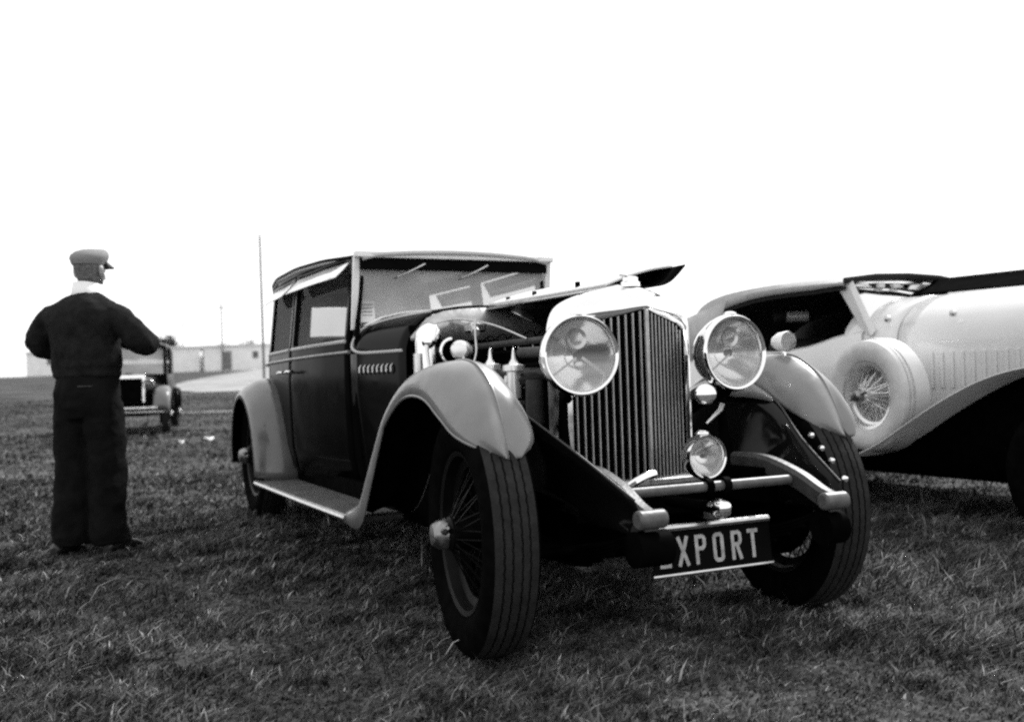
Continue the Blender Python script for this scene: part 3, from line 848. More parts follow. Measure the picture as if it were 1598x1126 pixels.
LET = {
 'E': [[(-W2 + h_, -H2), (-W2 + h_, H2)], [(-W2, H2 - h_), (W2, H2 - h_)], [(-W2, 0), (W2 - .006, 0)], [(-W2, -H2 + h_), (W2, -H2 + h_)]],
 'X': [[(-W2 + .004, -H2), (W2 - .004, H2)], [(-W2 + .004, H2), (W2 - .004, -H2)]],
 'P': [[(-W2 + h_, -H2), (-W2 + h_, H2)], [(-W2, H2 - h_), (W2 - c_, H2 - h_)], [(W2 - h_, .012), (W2 - h_, H2 - c_)], [(-W2, h_ - .004), (W2 - c_, h_ - .004)], [(W2 - c_ - .002, H2 - h_), (W2 - h_, H2 - c_ - .002)], [(W2 - c_ - .002, h_ - .004), (W2 - h_, .014)]],
 'O': [[(-W2 + h_, -H2 + c_), (-W2 + h_, H2 - c_)], [(W2 - h_, -H2 + c_), (W2 - h_, H2 - c_)], [(-W2 + c_, H2 - h_), (W2 - c_, H2 - h_)], [(-W2 + c_, -H2 + h_), (W2 - c_, -H2 + h_)],
       [(-W2 + h_, H2 - c_ - .002), (-W2 + c_ + .002, H2 - h_)], [(W2 - h_, H2 - c_ - .002), (W2 - c_ - .002, H2 - h_)], [(-W2 + h_, -H2 + c_ + .002), (-W2 + c_ + .002, -H2 + h_)], [(W2 - h_, -H2 + c_ + .002), (W2 - c_ - .002, -H2 + h_)]],
 'T': [[(0, -H2), (0, H2 - h_)], [(-W2, H2 - h_), (W2, H2 - h_)]],
}
LET['R'] = LET['P'] + [[(0, h_ - .004), (W2 - h_, -H2)]]
for ch, y in zip('EXPORT', (-.208, -.133, -.060, .015, .093, .165)):
    mb = MB()
    for i, (a, b) in enumerate(LET[ch]):
        k = len(mb.v); seg(mb, (a[0] + y, a[1] + .002), (b[0] + y, b[1] + .002))
        for j in range(k, len(mb.v)): v = mb.v[j]; mb.v[j] = (v[0] + .0001 * i, v[1], v[2])
    mb.build('letter', M_letter, pl, smooth=False)

# --- radiator with V front
rad = bpy.data.objects.new('radiator', None); COL.objects.link(rad); rad.parent = B; rad.empty_display_size = .1
def xv(y): return .045 - .135 * abs(y) / .265
top_o = [(-.262, 1.135), (-.250, 1.165), (-.215, 1.190), (-.15, 1.207), (-.08, 1.222), (0, 1.240), (.08, 1.222), (.15, 1.207), (.215, 1.190), (.250, 1.165), (.262, 1.135)]
top_p = [(-.292, 1.120), (-.288, 1.200), (-.258, 1.262), (-.195, 1.300), (-.10, 1.330), (0, 1.350), (.10, 1.330), (.195, 1.300), (.258, 1.262), (.288, 1.200), (.292, 1.120)]
O = [(-.262, .58), (-.262, .85)] + top_o + [(.262, .85), (.262, .58)]
P = [(-.290, .57), (-.291, .85)] + top_p + [(.291, .85), (.290, .57)]
O = smooth_poly(O, 3); P = smooth_poly(P, 3)
def ringx(f, a): return [(f(o, p), o[0] * (1 - a) + p[0] * a, o[1] * (1 - a) + p[1] * a) for o, p in zip(O, P)]
rings = [ringx(lambda o, p: xv(o[0]) - .03, 0), ringx(lambda o, p: xv(o[0]), 0), ringx(lambda o, p: xv(o[0]) + .006, .12), ringx(lambda o, p: xv(o[0]) * .9 - .004, .45), ringx(lambda o, p: xv(o[0]) * .6 - .035, .8), ringx(lambda o, p: -.085, .98), ringx(lambda o, p: -.12, 1), ringx(lambda o, p: -.235, 1.0)]
MB().loft(rings).build('shell', M_chrome, rad, ang=50)
# core behind the slats
cm = MB()
for s in (-1, 1):
    yy = lin(0, .262, 8)
    cm.loft([[(xv(y) - .035, s * y, .575) for y in yy], [(xv(y) - .035, s * y, itp(y, [0, .08, .15, .215, .25, .262], [1.238, 1.22, 1.205, 1.188, 1.163, 1.13])) for y in yy]])
cm.build('core', M_dark, rad)
for s in (-1, 1):
    for i in range(10):
        y = .018 + .0252 * i
        zt = itp(y, [0, .08, .15, .215, .25, .262], [1.238, 1.22, 1.205, 1.188, 1.163, 1.13]) - .002
        sl2 = MB(); x = xv(y) - .006; rz_ = None
        sl2.box((x, s * y, (zt + .572) / 2), (.009, .0048, zt - .572), rz_)
        sl2.build('slat', M_slat, rad, smooth=False)
MB().box((.047, 0, .905), (.016, .012, .665)).build('centre_bar', M_slat, rad, bevel=.003)
MB().box((-.06, 0, .565), (.2, .58, .03)).build('bottom_tank', M_slat, rad, bevel=.006)
cp = MB().lathe([(1.335, .040), (1.352, .040), (1.358, .032), (1.372, .032), (1.376, .024), (1.380, 0)], (-.06, -.0, 0), 'z', 20).build('filler_cap', M_chrome, rad)
MB().box((-.06, -.03, 1.383), (.03, .03, .012)).build('cap_lever', M_chrome, cp, bevel=.004)

# --- lamps
def lamp(name, c, r, depth, yaw, parent=B, rimM=M_chrome):
    e = bpy.data.objects.new(name, None); COL.objects.link(e); e.parent = parent; e.location = c; e.rotation_euler = (0, 0, yaw); e.empty_display_size = .1
    MB().lathe([(-.02, r * .97), (-.05 * r / .15, r * .95), (-.10 * r / .15, r * .80), (-.15 * r / .15, r * .48), (-depth, r * .12), (-depth, 0)], axis='x', n=40).build('bowl', M_chrome, e)
    MB().lathe([(-.03, r * .965), (-.02, r * 1.0), (-.004, r * 1.01), (.012, r * .995), (.024, r * .95), (.022, r * .90), (.012, r * .872), (.002, r * .87)], axis='x', n=48).build('rim', rimM, e, ang=60)
    MB().lathe([(.006 - .75 * r * (1 - (q * q)), r * .89 * q) for q in (1, .9, .8, .65, .5, .35, .2, .08, 0)], axis='x', n=48).build('reflector', M_refl, e)
    MB().lathe([(.006, r * .885), (.014, r * .6), (.019, r * .3), (.021, 0)], axis='x', n=48).build('lens', M_flute, e)
    bl = MB().lathe([(-.30 * r, 0), (-.30 * r, .085 * r), (-.15 * r, .10 * r), (-.10 * r, .05 * r), (-.10 * r, 0)], axis='x', n=16).build('bulb_shield', M_dark, e)
    if r > .1:
        br = MB()
        for a in (215, -35):
            ca, sa = math.cos(R(a)), math.sin(R(a))
            br.box((-.012, ca * r * .48, sa * r * .48), (.005, .007 if a > 0 else .011, r * .78), Matrix.Rotation(R(a - 90), 3, 'X'))
        br.build('tripod_bracket', M_nickel, e, smooth=False)
        MB().lathe([(-.004, r * .17), (.0, r * .26), (-.006, r * .27), (-.01, r * .2)], (0, math.cos(R(100)) * r * .42, math.sin(R(100)) * r * .42), 'x', 20).build('bulb_ring', M_nickel, e)
    nb = MB().lathe([(0, .028), (.008, .024), (.013, .012), (.014, 0)], (-.012, 0, r * .995), 'z', 14).build('crest_badge', M_chrome, e)
    return e
lamp('headlamp', (.165, -.365, 1.060), .148, .19, R(-9))
lamp('headlamp', (.105, .365, 1.062), .153, .19, R(0))
lamp('fog_lamp', (.235, .115, .672), .084, .11, R(-4))
for s in (-1, 1):
    st_ = MB().tube([(.02, s * .36, .92), (.02, s * .365, .80), (.04, s * .368, .64)], [.016, .02, .026], 12)
    st_.tube([(.06, s * .365, .90), (.02, s * .36, .93)], .02, 10)
    st_.build('lamp_post', M_dark, B)
MB().tube([(.18, .115, .60), (.30, .09, .585), (.43, .09, .585)], .012, 8).build('fog_lamp_stay', M_dark, B)
MB().lathe([(-.03, .02), (0, .014), (.06, .016), (.10, .026), (.12, .042), (.124, .038), (.128, .02), (.129, 0)], (.0, .285, .90), 'x', 20, Matrix.Rotation(R(-30), 3, 'Z')).build('horn', M_chrome, B)
MB().tube([(.08, .325, .862), (.075, .318, .838), (.06, .258, .785)], [.010, .009, .004], 8).build('horn_stay', M_brightalu, B)

# --- raised bonnet: near half folded back over the closed far half
sec = smooth_poly([(0, 1.352), (.12, 1.352), (.20, 1.357), (.25, 1.374), (.29, 1.405), (.33, 1.445)], 4)
fl = MB(); rings = []
for x in lin(-1.46, -.15, 14):
    t = (x + .15) / -1.31
    rings.append([(x, y * (1 + .18 * t), z + .022 * t) for y, z in sec])
fl.loft(rings)
fo = fl.build('bonnet_flap', M_black, B, solid=.006)
sp_ = MB(); rings = []
for x in lin(-1.44, -.25, 12):
    t = (x + .15) / -1.31
    rings.append([(x, y * (1 + .18 * t), z + .022 * t) for y, z in smooth_poly([(-.004, 1.366), (.10, 1.405), (.22, 1.438), (.33, 1.455)], 4)])
sp_.loft(rings); sp_.build('folded_side_panel', M_bright, fo, solid=.012)  # panel whitened to paint in the sky light falling on it
for x in (-1.28, -.98, -.55): MB().box((x, .035, 1.395), (.02, .02, .03)).build('bonnet_catch', M_dark, fo, bevel=.004)
fb = MB(); rings = []
for x in lin(-1.48, -.235, 10):
    t = (x + .235) / -1.245
    pts = [(0, 1.345 + .02 * t), (.13, 1.330 + .03 * t), (.24, 1.285 + .03 * t), (.285 + .11 * t, 1.20 + .03 * t), (.30 + .15 * t, 1.10), (.32 + .13 * t, .90), (.33 + .12 * t, .70)]
    rings.append([(x, y, z) for y, z in smooth_poly(pts, 4)])
fb.loft(rings); fb.build('bonnet_panel', M_black, B, solid=.006)
MB().tube([(-1.47, 0, 1.366), (-.15, 0, 1.347)], .008, 8).build('bonnet_hinge', M_nickel, fo)

# --- engine bay
MB().box((-1.49, 0, .90), (.02, .86, .76)).build('bulkhead', M_dark, B)
MB().loft([[(-1.478, y, itp(abs(y), [0, .14, .26, .345, .43], [1.372, 1.366, 1.35, 1.315, 1.22])) for y in lin(-.43, .43, 20)], [(-1.478, y, 1.20) for y in lin(-.43, .43, 20)]]).build('bulkhead_cap', M_alu, B, solid=.01)
en = MB().box((-.85, .03, .80), (1.05, .30, .52)); en.box((-.85, .03, 1.09), (1.0, .22, .08))
eng = en.build('engine', M_dark, B, bevel=.015)
MB().tube([(-.62, -.22, 1.10), (-.2, -.22, 1.09)], .024, 12).build('inlet_manifold', M_iron, eng)
MB().tube([(-1.25, -.20, 1.02), (-.3, -.20, 1.0)], .028, 12).build('water_pipe', M_iron, eng)
for i in range(6):
    x = -1.15 + .15 * i
    MB().tube([(x, -.12, 1.13), (x + .003, -.125, 1.15), (x + .008, -.11, 1.165)], [.005, .004, .002], 6).build('spark_plug', M_nickel, eng)
for x, z in ((-.71, 1.045), (-.47, 1.035)):
    cb = MB().lathe([(-.13, .03), (-.10, .030), (-.02, .030), (-.015, .046), (.008, .046), (.014, .022), (.035, .009), (.07, .005), (.085, 0)], (x, -.33, z), 'z', 20).build('carburettor', M_brightalu, eng)
    MB().tube([(x, -.33, z - .06), (x, -.22, z - .05)], .03, 10).build('intake_pipe', M_iron, cb)
av = MB().lathe([(-.22, 0), (-.22, .066), (-.02, .070), (.03, .066), (.06, .048), (.078, .02), (.08, 0)], (-1.36, -.375, 1.205), 'z', 28).build('vacuum_tank', M_chrome, B)
MB().tube([(-1.29, -.41, 1.20), (-1.27, -.42, 1.14), (-1.22, -.42, .98)], [.016, .011, .008], 8).build('tank_pipe', M_brightalu, av)
MB().lathe([(0, .03), (.012, .034), (.03, .02), (.034, 0)], (-1.292, -.40, 1.185), 'x', 16, Matrix.Rotation(R(-30), 3, 'Z')).build('tank_union', M_chrome, av)
MB().tube([(-1.33, -.445, 1.13), (-1.33, -.445, .95)], .022, 10).build('filter_bowl', M_brightalu, av)
mg = MB().lathe([(-.10, .046), (.0, .046), (.006, .040), (.014, .036), (.018, 0)], (-1.06, -.33, 1.135), 'x', 24, Matrix.Rotation(R(-32), 3, 'Z')).build('magneto', M_brightalu, eng)
MB().tube([(-1.10 + .0 * a, -.35 + .062 * math.cos(a), 1.13 + .062 * math.sin(a)) for a in lin(R(95), R(250), 10)], .007, 6).build('magneto_strap', M_chrome, mg)
MB().tube(smooth_poly([(-1.05, -.25, 1.28), (-1.03, -.26, 1.2), (-1.0, -.27, 1.12), (-.98, -.3, 1.05)], 4), .007, 6).build('fuel_pipe', M_nickel, eng)
MB().tube([(-1.45, -.2, 1.30), (-1.2, -.2, 1.25), (-1.12, -.22, 1.22)], .02, 8).build('throttle_linkage', M_alu, eng)
MB().box((-1.22, -.18, 1.25), (.10, .08, .05)).build('junction_box', M_nickel, eng, bevel=.01)
MB().lathe([(0, 0), (0, .035), (-.18, .04), (-.2, 0)], (-.34, -.30, .98), 'z', 16).build('oil_filler', M_iron, eng)

for i in range(6):
    x = -1.14 + .15 * i
    MB().tube(smooth_poly([(x + .008, -.11, 1.165), (x + .01, -.13, 1.20), (x - .03, -.15, 1.19), (x - .06, -.165, 1.155)], 3), .004, 5).build('plug_lead', M_tyre, eng)
MB().tube([(-1.28, -.165, 1.155), (-.40, -.165, 1.15)], .016, 8).build('lead_conduit', M_iron, eng)
MB().tube(smooth_poly([(-1.02, -.33, 1.10), (-.95, -.36, 1.02), (-.80, -.37, .97), (-.72, -.36, .95)], 4), .006, 6).build('petrol_pipe', M_nickel, eng)
MB().tube(smooth_poly([(-1.36, -.33, 1.285), (-1.2, -.26, 1.29), (-.9, -.22, 1.24), (-.6, -.2, 1.16)], 4), .005, 6).build('vacuum_pipe', M_nickel, eng)
MB().tube([(-.60, -.30, 1.00), (-.60, -.31, .93), (-.58, -.33, .86)], [.012, .02, .012], 10).build('drain_tap', M_nickel, eng)
for i in range(7): MB().lathe([(0, .010), (.006, .012), (.012, .008), (.014, 0)], (-1.25 + .14 * i, -.165, .95), 'y', 6, Matrix.Rotation(R(180), 3, 'Z')).build('engine_nut', M_nickel, eng)
MB().box((-.9, -.20, .84), (.5, .08, .10)).build('exhaust_manifold', M_iron, eng, bevel=.02)

# ------------------------------------------------------------------ white open tourer beside it
WX, WY = -.02, 3.30
Wc = thing('white_tourer', 'white open tourer with grey fabric hood and side mounted spare wheel beside the black saloon', 'car', (WX, WY, gz(WX, WY) * .7))
gzw = Wc.location.z
def WB(mb, name, M, parent=Wc, **k): return mb.build(name, M, parent, **k)
# tub and scuttle
tub = MB(); rings = []
TX = [-3.9, -3.5, -2.9, -2.4, -2.0, -1.75, -1.60]
for x in lin(-3.9, -1.60, 20):
    hw_ = itp(x, [-3.9, -3.4, -2.6, -1.6], [.50, .60, .63, .545])
    top_ = itp(x, [-3.9, -3.3, -2.9, -2.35, -2.05, -1.8, -1.6], [1.10, 1.16, 1.13, 1.10, 1.13, 1.19, 1.21])
    rings.append([(x, -hw_ + .03, .42), (x, -hw_, .6), (x, -hw_ - .01, .85), (x, -hw_ + .015, top_ - .03), (x, -hw_ + .04, top_), (x, -hw_ + .07, top_ - .005), (x, -hw_ + .08, .5)])
tub.loft(rings); WB(tub, 'tub', M_white, ang=60)
tub2 = tub.mirror(); WB(tub2, 'tub', M_white, ang=60)
bk = MB().box((-3.9, 0, .8), (.08, 1.0, .7)); WB(bk, 'tail_panel', M_white, bevel=.03)
# scuttle + bonnet as one swept top, built as two parts
def bsec(x):
    t = itp(x, [-1.75, -1.35, .25], [0, .35, 1]); k = lambda a, b: a * (1 - t) + b * t
    return [(-k(.545, .33), .50), (-k(.55, .335), .85), (-k(.545, .335), k(1.13, 1.08)), (-k(.50, .30), k(1.25, 1.22)), (-k(.36, .20), k(1.365, 1.32)), (-k(.18, .09), k(1.425, 1.385)), (0, k(1.44, 1.40))]
def swept(x0, x1, n):
    rr = []
    for x in lin(x0, x1, n):
        s_ = bsec(x); f_ = s_ + [(-y, z) for y, z in reversed(s_[:-1])]; rr.append([(x, y, z) for y, z in smooth_poly(f_, 3)])
    return MB().loft(rr)
WB(swept(-1.75, -1.36, 6), 'scuttle', M_white, solid=.01)
bn = WB(swept(-1.352, .20, 12), 'bonnet', M_white, solid=.01)
WB(MB().loft([[(x, y, z + .02 * (-x - .3)) for y, z in smooth_poly([(0, 1.425), (.10, 1.465), (.20, 1.505), (.27, 1.545)], 3)] for x in lin(-1.68, .22, 10)]), 'raised_bonnet_panel', M_under, solid=.012)
MB().tube([(-1.35, 0, 1.432), (.2, 0, 1.404)], .007, 6).build('hinge', M_chrome, bn)
for i in range(14):
    x = -1.1 + .07 * i
    MB().box((x, -itp(x, [-1.35, .25], [.478, .34]) - .004, .93), (.02, .008, .22), Matrix.Rotation(R(12), 3, 'Z')).build('louvre', M_white, bn, bevel=.003)
WB(MB().lathe([(0, 0), (.0, .022), (.02, .022), (.026, .012), (.03, 0)], (-1.42, -.47, 1.27), 'y', 14, Matrix.Rotation(R(180), 3, 'Z')), 'bonnet_catch', M_nickel)
WB(MB().lathe([(0, 0), (.0, .020), (.02, .020), (.026, .012), (.03, 0)], (-.95, -.425, 1.27), 'y', 14, Matrix.Rotation(R(180), 3, 'Z')), 'bonnet_catch', M_nickel)
# radiator of the tourer, just outside the picture
WB(swept(.21, .30, 3), 'radiator_shell', M_chrome, solid=.01)
# front wing, near and far
def wwing(s):
    PX = [(-1.62, .415), (-1.42, .445), (-1.2, .53), (-.95, .67), (-.7, .80), (-.45, .905), (-.2, .965), (.02, .97), (.22, .90), (.38, .74), (.44, .60)]
    P_ = smooth_poly(PX, 5); rings = []
    for i, (x, z) in enumerate(P_):
        a = P_[max(i - 1, 0)]; b = P_[min(i + 1, len(P_) - 1)]; t = Vector((b[0] - a[0], 0, b[1] - a[1])).normalized(); n = Vector((-t.z, 0, t.x))
        ring = []
        for k in range(11):
            q = k / 10; y = -.52 - .33 * q
            off = .05 * math.sin(math.pi * min(1, q * 1.0)) 
            p = Vector((x, y, z)) + n * off; ring.append((p.x, s * -p.y * -1 if s < 0 else -p.y, p.z))
        e = Vector((x, -.855, z)) - n * .045; ring.append((e.x, e.y if s < 0 else -e.y, e.z))
        rings.append(ring)
    o = WB(MB().loft(rings), 'front_wing', M_white, solid=.006, ang=60, inner=M_under)
wwing(-1); wwing(1)
for s in (-1, 1): WB(MB().loft([[(x, s * .535, itp(x, [-1.6, -1.2, -.7, -.2, .2, .44], [.42, .52, .79, .95, .89, .60])) for x in lin(-1.6, .44, 16)], [(x, s * .535, .30) for x in lin(-1.6, .44, 16)]]), 'inner_wing', M_under, solid=.01)
WB(MB().box((-1.0, 0, .36), (3.6, 1.04, .16)), 'chassis', M_under)
# running board and rear wing
for s in (-1, 1):
    WB(MB().box((-2.25, s * .69, .40), (1.35, .30, .03)), 'running_board', M_dark, bevel=.006)
    rings = []
    for a in lin(R(0), R(175), 22):
        ex, ez = -3.3 + math.cos(a) * .48, .38 + math.sin(a) * .50
        rings.append([(ex - .02 * math.cos(a) * (q > .9), s * (.58 + .27 * q), ez + .03 * math.sin(math.pi * q)) for q in lin(0, 1, 8)])
    WB(MB().loft(rings), 'rear_wing', M_white, solid=.006, inner=M_under)
# wheels and the side mounted spare
w1 = wheel(Wc, (-.0, -.70, .38), 0, .38, .165, M_tyre, M_tyre, M_wheel)
wheel_copy(w1, (0, .70, .38), R(180)); wheel_copy(w1, (-3.3, -.70, .38), 0); wheel_copy(w1, (-3.3, .70, .38), R(180))
sw_ = wheel(Wc, (-1.30, -.74, .785), R(-4), .35, .18, M_cream, M_cream, M_brightalu, drum=False, rimr=.205)
sw_.name = 'spare_wheel'
# cover band round the spare tyre
bd = MB().lathe([(-.03, .352), (.02, .358), (.08, .358), (.10, .33), (.105, .10), (.105, 0)], (-1.30, -.74, .785), 'y', 48)
WB(bd, 'spare_cover', M_white)
# windscreen frame
wf = bpy.data.objects.new('windscreen', None); COL.objects.link(wf); wf.parent = Wc
for s in (-1, 1):
    MB().loft([[(-1.62, s * .50, 1.20), (-1.53, s * .52, 1.16), (-1.50, s * .50, 1.20), (-1.60, s * .46, 1.25)],
               [(-1.84, s * .515, 1.545), (-1.70, s * .535, 1.545), (-1.67, s * .515, 1.545), (-1.80, s * .48, 1.545)]], wrap=True, cap=True).build('pillar', M_white, wf, bevel=.006)
MB().box((-1.76, 0, 1.553), (.05, 1.08, .03)).build('top_rail', M_chrome, wf, bevel=.004)
MB().loft([[(-1.77, y, 1.54) for y in lin(-.5, .5, 5)], [(-1.60, y, itp(abs(y), [0, .25, .5], [1.40, 1.37, 1.22])) for y in lin(-.5, .5, 5)]]).build('screen_glass', M_milky, wf)
for y in (-.22, -.08): MB().box((-1.72, y, 1.525), (.03, .06, .035)).build('wiper_motor', M_white, wf, bevel=.006)
# hood
hood = MB(); rings = []
for x, z in smooth_poly([(-1.72, 1.555), (-2.0, 1.585), (-2.4, 1.60), (-2.8, 1.60), (-3.1, 1.58), (-3.35, 1.53), (-3.5, 1.44), (-3.62, 1.28), (-3.7, 1.10)], 3):
    hw_ = itp(x, [-3.7, -3.2, -2.4, -1.72], [.50, .56, .60, .555]); drop = itp(x, [-3.6, -3.3, -2.6, -2.0, -1.72], [.20, .15, .09, .07, .035])
    rings.append([(x, -hw_, z - drop), (x, -hw_, z - drop * .5), (x, -hw_ + .03, z - .01), (x, -hw_ * .6, z + .025), (x, 0, z + .035), (x, hw_ * .6, z + .025), (x, hw_ - .03, z - .01), (x, hw_, z - drop * .5), (x, hw_, z - drop)])
hood.loft(rings)
ho = WB(hood, 'hood', M_fabric, solid=.012)
ln_ = MB(); rings2 = [[(p[0], p[1] * .97, p[2] - .03) for p in r_] for r_ in rings]; ln_.loft(rings2); ln_.build('hood_lining', M_blackfab, ho)
MB().tube([(-1.70, -.56, 1.548), (-1.68, -.3, 1.578), (-1.68, 0, 1.588), (-1.68, .3, 1.578), (-1.70, .56, 1.548)], .022, 8).build('front_rail', M_blackfab, ho)
MB().loft([[(x, .575, 1.56) for x in lin(-3.4, -2.3, 6)], [(x, .60, 1.08) for x in lin(-3.6, -2.3, 6)]]).build('side_curtain', M_blackfab, ho, solid=.004)
MB().loft([[(x, -.575, itp(x, [-3.55, -2.95], [1.42, 1.53])) for x in lin(-3.5, -2.95, 4)], [(x, -.60, 1.08) for x in lin(-3.68, -3.2, 4)]]).build('rear_quarter', M_fabric, ho, solid=.004)
# inside
for x in (-2.45, -3.3):
    WB(MB().box((x, 0, .95), (.16, 1.05, .5), Matrix.Rotation(R(-12), 3, 'Y')), 'seat', M_leather, bevel=.05)
WB(MB().box((-2.6, 0, .48), (2.2, 1.1, .05)), 'floor', M_dark)
hr = WB(MB().tube([(-2.62, -.28, 1.375), (-2.55, -.13, 1.375)], .042, 16), 'headrest', M_brightalu)
MB().tube([(-2.65, -.36, 1.375), (-2.622, -.285, 1.375)], .040, 16).build('headrest_end', M_leather, hr)
MB().tube([(-2.62, -.25, 1.36), (-2.55, -.25, 1.1)], .012, 8).build('headrest_stem', M_dark, hr)

# ------------------------------------------------------------------ small dark car in the background
def small_car():
    p = at(17.2, -6.72)
    c = thing('small_vintage_car', 'small dark upright vintage car facing the camera behind the man in the cap', 'car', p, R(-10))
    # origin: between the front wheels on the ground, x forward
    bd = MB(); rings = []
    for x in lin(-2.7, -.95, 6):
        hw_ = itp(x, [-2.7, -2.2, -.95], [.52, .60, .56]); rings.append([(x, -hw_, .45), (x, -hw_ - .02, .8), (x, -hw_, 1.08), (x, hw_, 1.08), (x, hw_ + .02, .8), (x, hw_, .45)])
    bd.loft(rings, wrap=True, cap=True); bd.build('body', M_black, c, bevel=.02)
    rf_ = MB(); rings = []
    for x, z in ((-2.72, 1.40), (-2.6, 1.58), (-2.2, 1.66), (-1.5, 1.67), (-.98, 1.63), (-.90, 1.585)):
        rings.append([(x, -.56, z - .10), (x, -.55, z - .03), (x, -.4, z + .02), (x, 0, z + .04), (x, .4, z + .02), (x, .55, z - .03), (x, .56, z - .10)])
    rf_.loft(rings); rf_.build('roof', M_black, c, solid=.03)
    for s in (-1, 1):
        MB().box((-.97, s * .53, 1.32), (.06, .06, .54)).build('pillar', M_black, c)
        MB().box((-1.85, s * .555, 1.32), (.10, .04, .54)).build('pillar', M_black, c)
        MB().box((-2.5, s * .54, 1.30), (.35, .04, .5)).build('pillar', M_black, c)
        MB().loft([[(x, s * .55, 1.08) for x in (-2.4, -1.0)], [(x, s * .54, 1.58) for x in (-2.4, -1.0)]]).build('side_window', M_glass, c)
    MB().box((-2.66, 0, 1.2), (.06, 1.0, .25)).build('back_panel', M_black, c)
    MB().loft([[(-.95, y, 1.08) for y in (-.5, .5)], [(-.97, y, 1.57) for y in (-.5, .5)]]).build('windscreen', M_screen, c)
    MB().loft([[(x, y, z) for y, z in ((-.5 + k, .55), (-.52 + k, .85), (-.40 + k, 1.02), (0, 1.09), (.40 - k, 1.02), (.52 - k, .85), (.5 - k, .55))] for x, k in ((-.95, 0), (-.5, .06), (.0, .16), (.12, .18))], cap=True).build('bonnet', M_black, c)
    MB().box((.14, 0, .80), (.05, .56, .50)).build('radiator', M_chrome, c, bevel=.02)
    MB().box((.17, 0, .78), (.01, .46, .42)).build('radiator_core', M_dark, c)
    for s in (-1, 1):
        rings = []
        for a in lin(R(5), R(165), 16):
            ex, ez = .0 + math.cos(a) * .44, .38 + math.sin(a) * .43
            rings.append([(ex, s * (.42 + .28 * q), ez + .05 * math.sin(math.pi * q) - .05 * (q > .95)) for q in lin(0, 1, 8)])
        MB().loft(rings).build('front_wing', M_greydark, c, solid=.01)
        lm = MB().lathe([(-.16, .0), (-.12, .06), (-.03, .095), (.0, .10), (.015, .092)], (.20, s * .33, .88), 'x', 20).build('headlamp', M_chrome, c)
        MB().lathe([(.0, .09), (.02, .05), (.025, 0)], (.20, s * .33, .88), 'x', 20).build('lens', M_lens, lm)
        rings = []
        for a in lin(R(5), R(175), 14):
            ex, ez = -2.35 + math.cos(a) * .44, .38 + math.sin(a) * .43
            rings.append([(ex, s * (.5 + .2 * q), ez + .04 * math.sin(math.pi * q)) for q in lin(0, 1, 6)])
        MB().loft(rings).build('rear_wing', M_black, c, solid=.01)
        MB().box((-1.2, s * .6, .36), (1.6, .2, .03)).build('running_board', M_dark, c)
    MB().tube([(.36, -.66, .47), (.44, -.4, .47), (.46, 0, .47), (.44, .4, .47), (.36, .66, .47)], .022, 8).build('bumper', M_chrome, c)
    MB().tube([(.36, -.66, .40), (.44, -.4, .40), (.46, 0, .40), (.44, .4, .40), (.36, .66, .40)], .016, 8).build('bumper', M_nickel, c)
    MB().box((-.9, 0, .38), (2.6, .7, .10)).build('chassis', M_dark, c)
    w_ = wheel(c, (0, -.60, .36), 0, .36, .12, M_tyre, M_tread, M_wheel)
    wheel_copy(w_, (0, .60, .36), R(180)); wheel_copy(w_, (-2.35, -.60, .36), 0); wheel_copy(w_, (-2.35, .60, .36), R(180))
small_car()

# ------------------------------------------------------------------ scraps of paper on the grass
for (wd, l, sz, lab) in ((15.2, -4.72, .035, 'larger white scrap of paper lying on the far grass'), (14.6, -4.95, .02, 'smaller pale scrap of paper left of the larger scrap')):
    p = at(wd, l)
    q = MB(); nn = 5
    q.add([(sz * (i - 2), sz * (j - 2), .03 + .03 * math.sin(i * 2.1 + j * 1.3)) for i in range(nn) for j in range(nn)], [(i * nn + j, i * nn + j + 1, (i + 1) * nn + j + 1, (i + 1) * nn + j) for i in range(nn - 1) for j in range(nn - 1)])
    o = q.build('paper_scrap', M_paper, None, solid=.002); o.location = p; tag(o, lab, 'paper')

# ------------------------------------------------------------------ the man with folded arms, seen from behind
def skin_obj(name, pts, edges, M, parent, root=0, sub=2):
    me = bpy.data.meshes.new(name); me.from_pydata([p[:3] for p in pts], edges, []); me.materials.append(M)
    o = bpy.data.objects.new(name, me); COL.objects.link(o); o.parent = parent
    md = o.modifiers.new('skin', 'SKIN'); md.use_smooth_shade = True
    for i, p in enumerate(pts):
        rr = p[3] if isinstance(p[3], tuple) else (p[3], p[3])
        me.skin_vertices[0].data[i].radius = rr; me.skin_vertices[0].data[i].use_root = (i == root)
    s_ = o.modifiers.new('sub', 'SUBSURF'); s_.levels = sub; s_.render_levels = sub
    return o
def remesh(o, vs_, it, fold=0, fscale=.2):
    md = o.modifiers.new('remesh', 'REMESH'); md.mode = 'VOXEL'; md.voxel_size = vs_; md.use_smooth_shade = True
    if it:
        md = o.modifiers.new('soft', 'SMOOTH'); md.iterations = it; md.factor = .5
    if fold:
        tx = bpy.data.textures.new('folds', 'CLOUDS'); tx.noise_scale = fscale; tx.noise_depth = 2
        md = o.modifiers.new('folds', 'DISPLACE'); md.texture = tx; md.strength = fold; md.texture_coords = 'LOCAL'
    return o
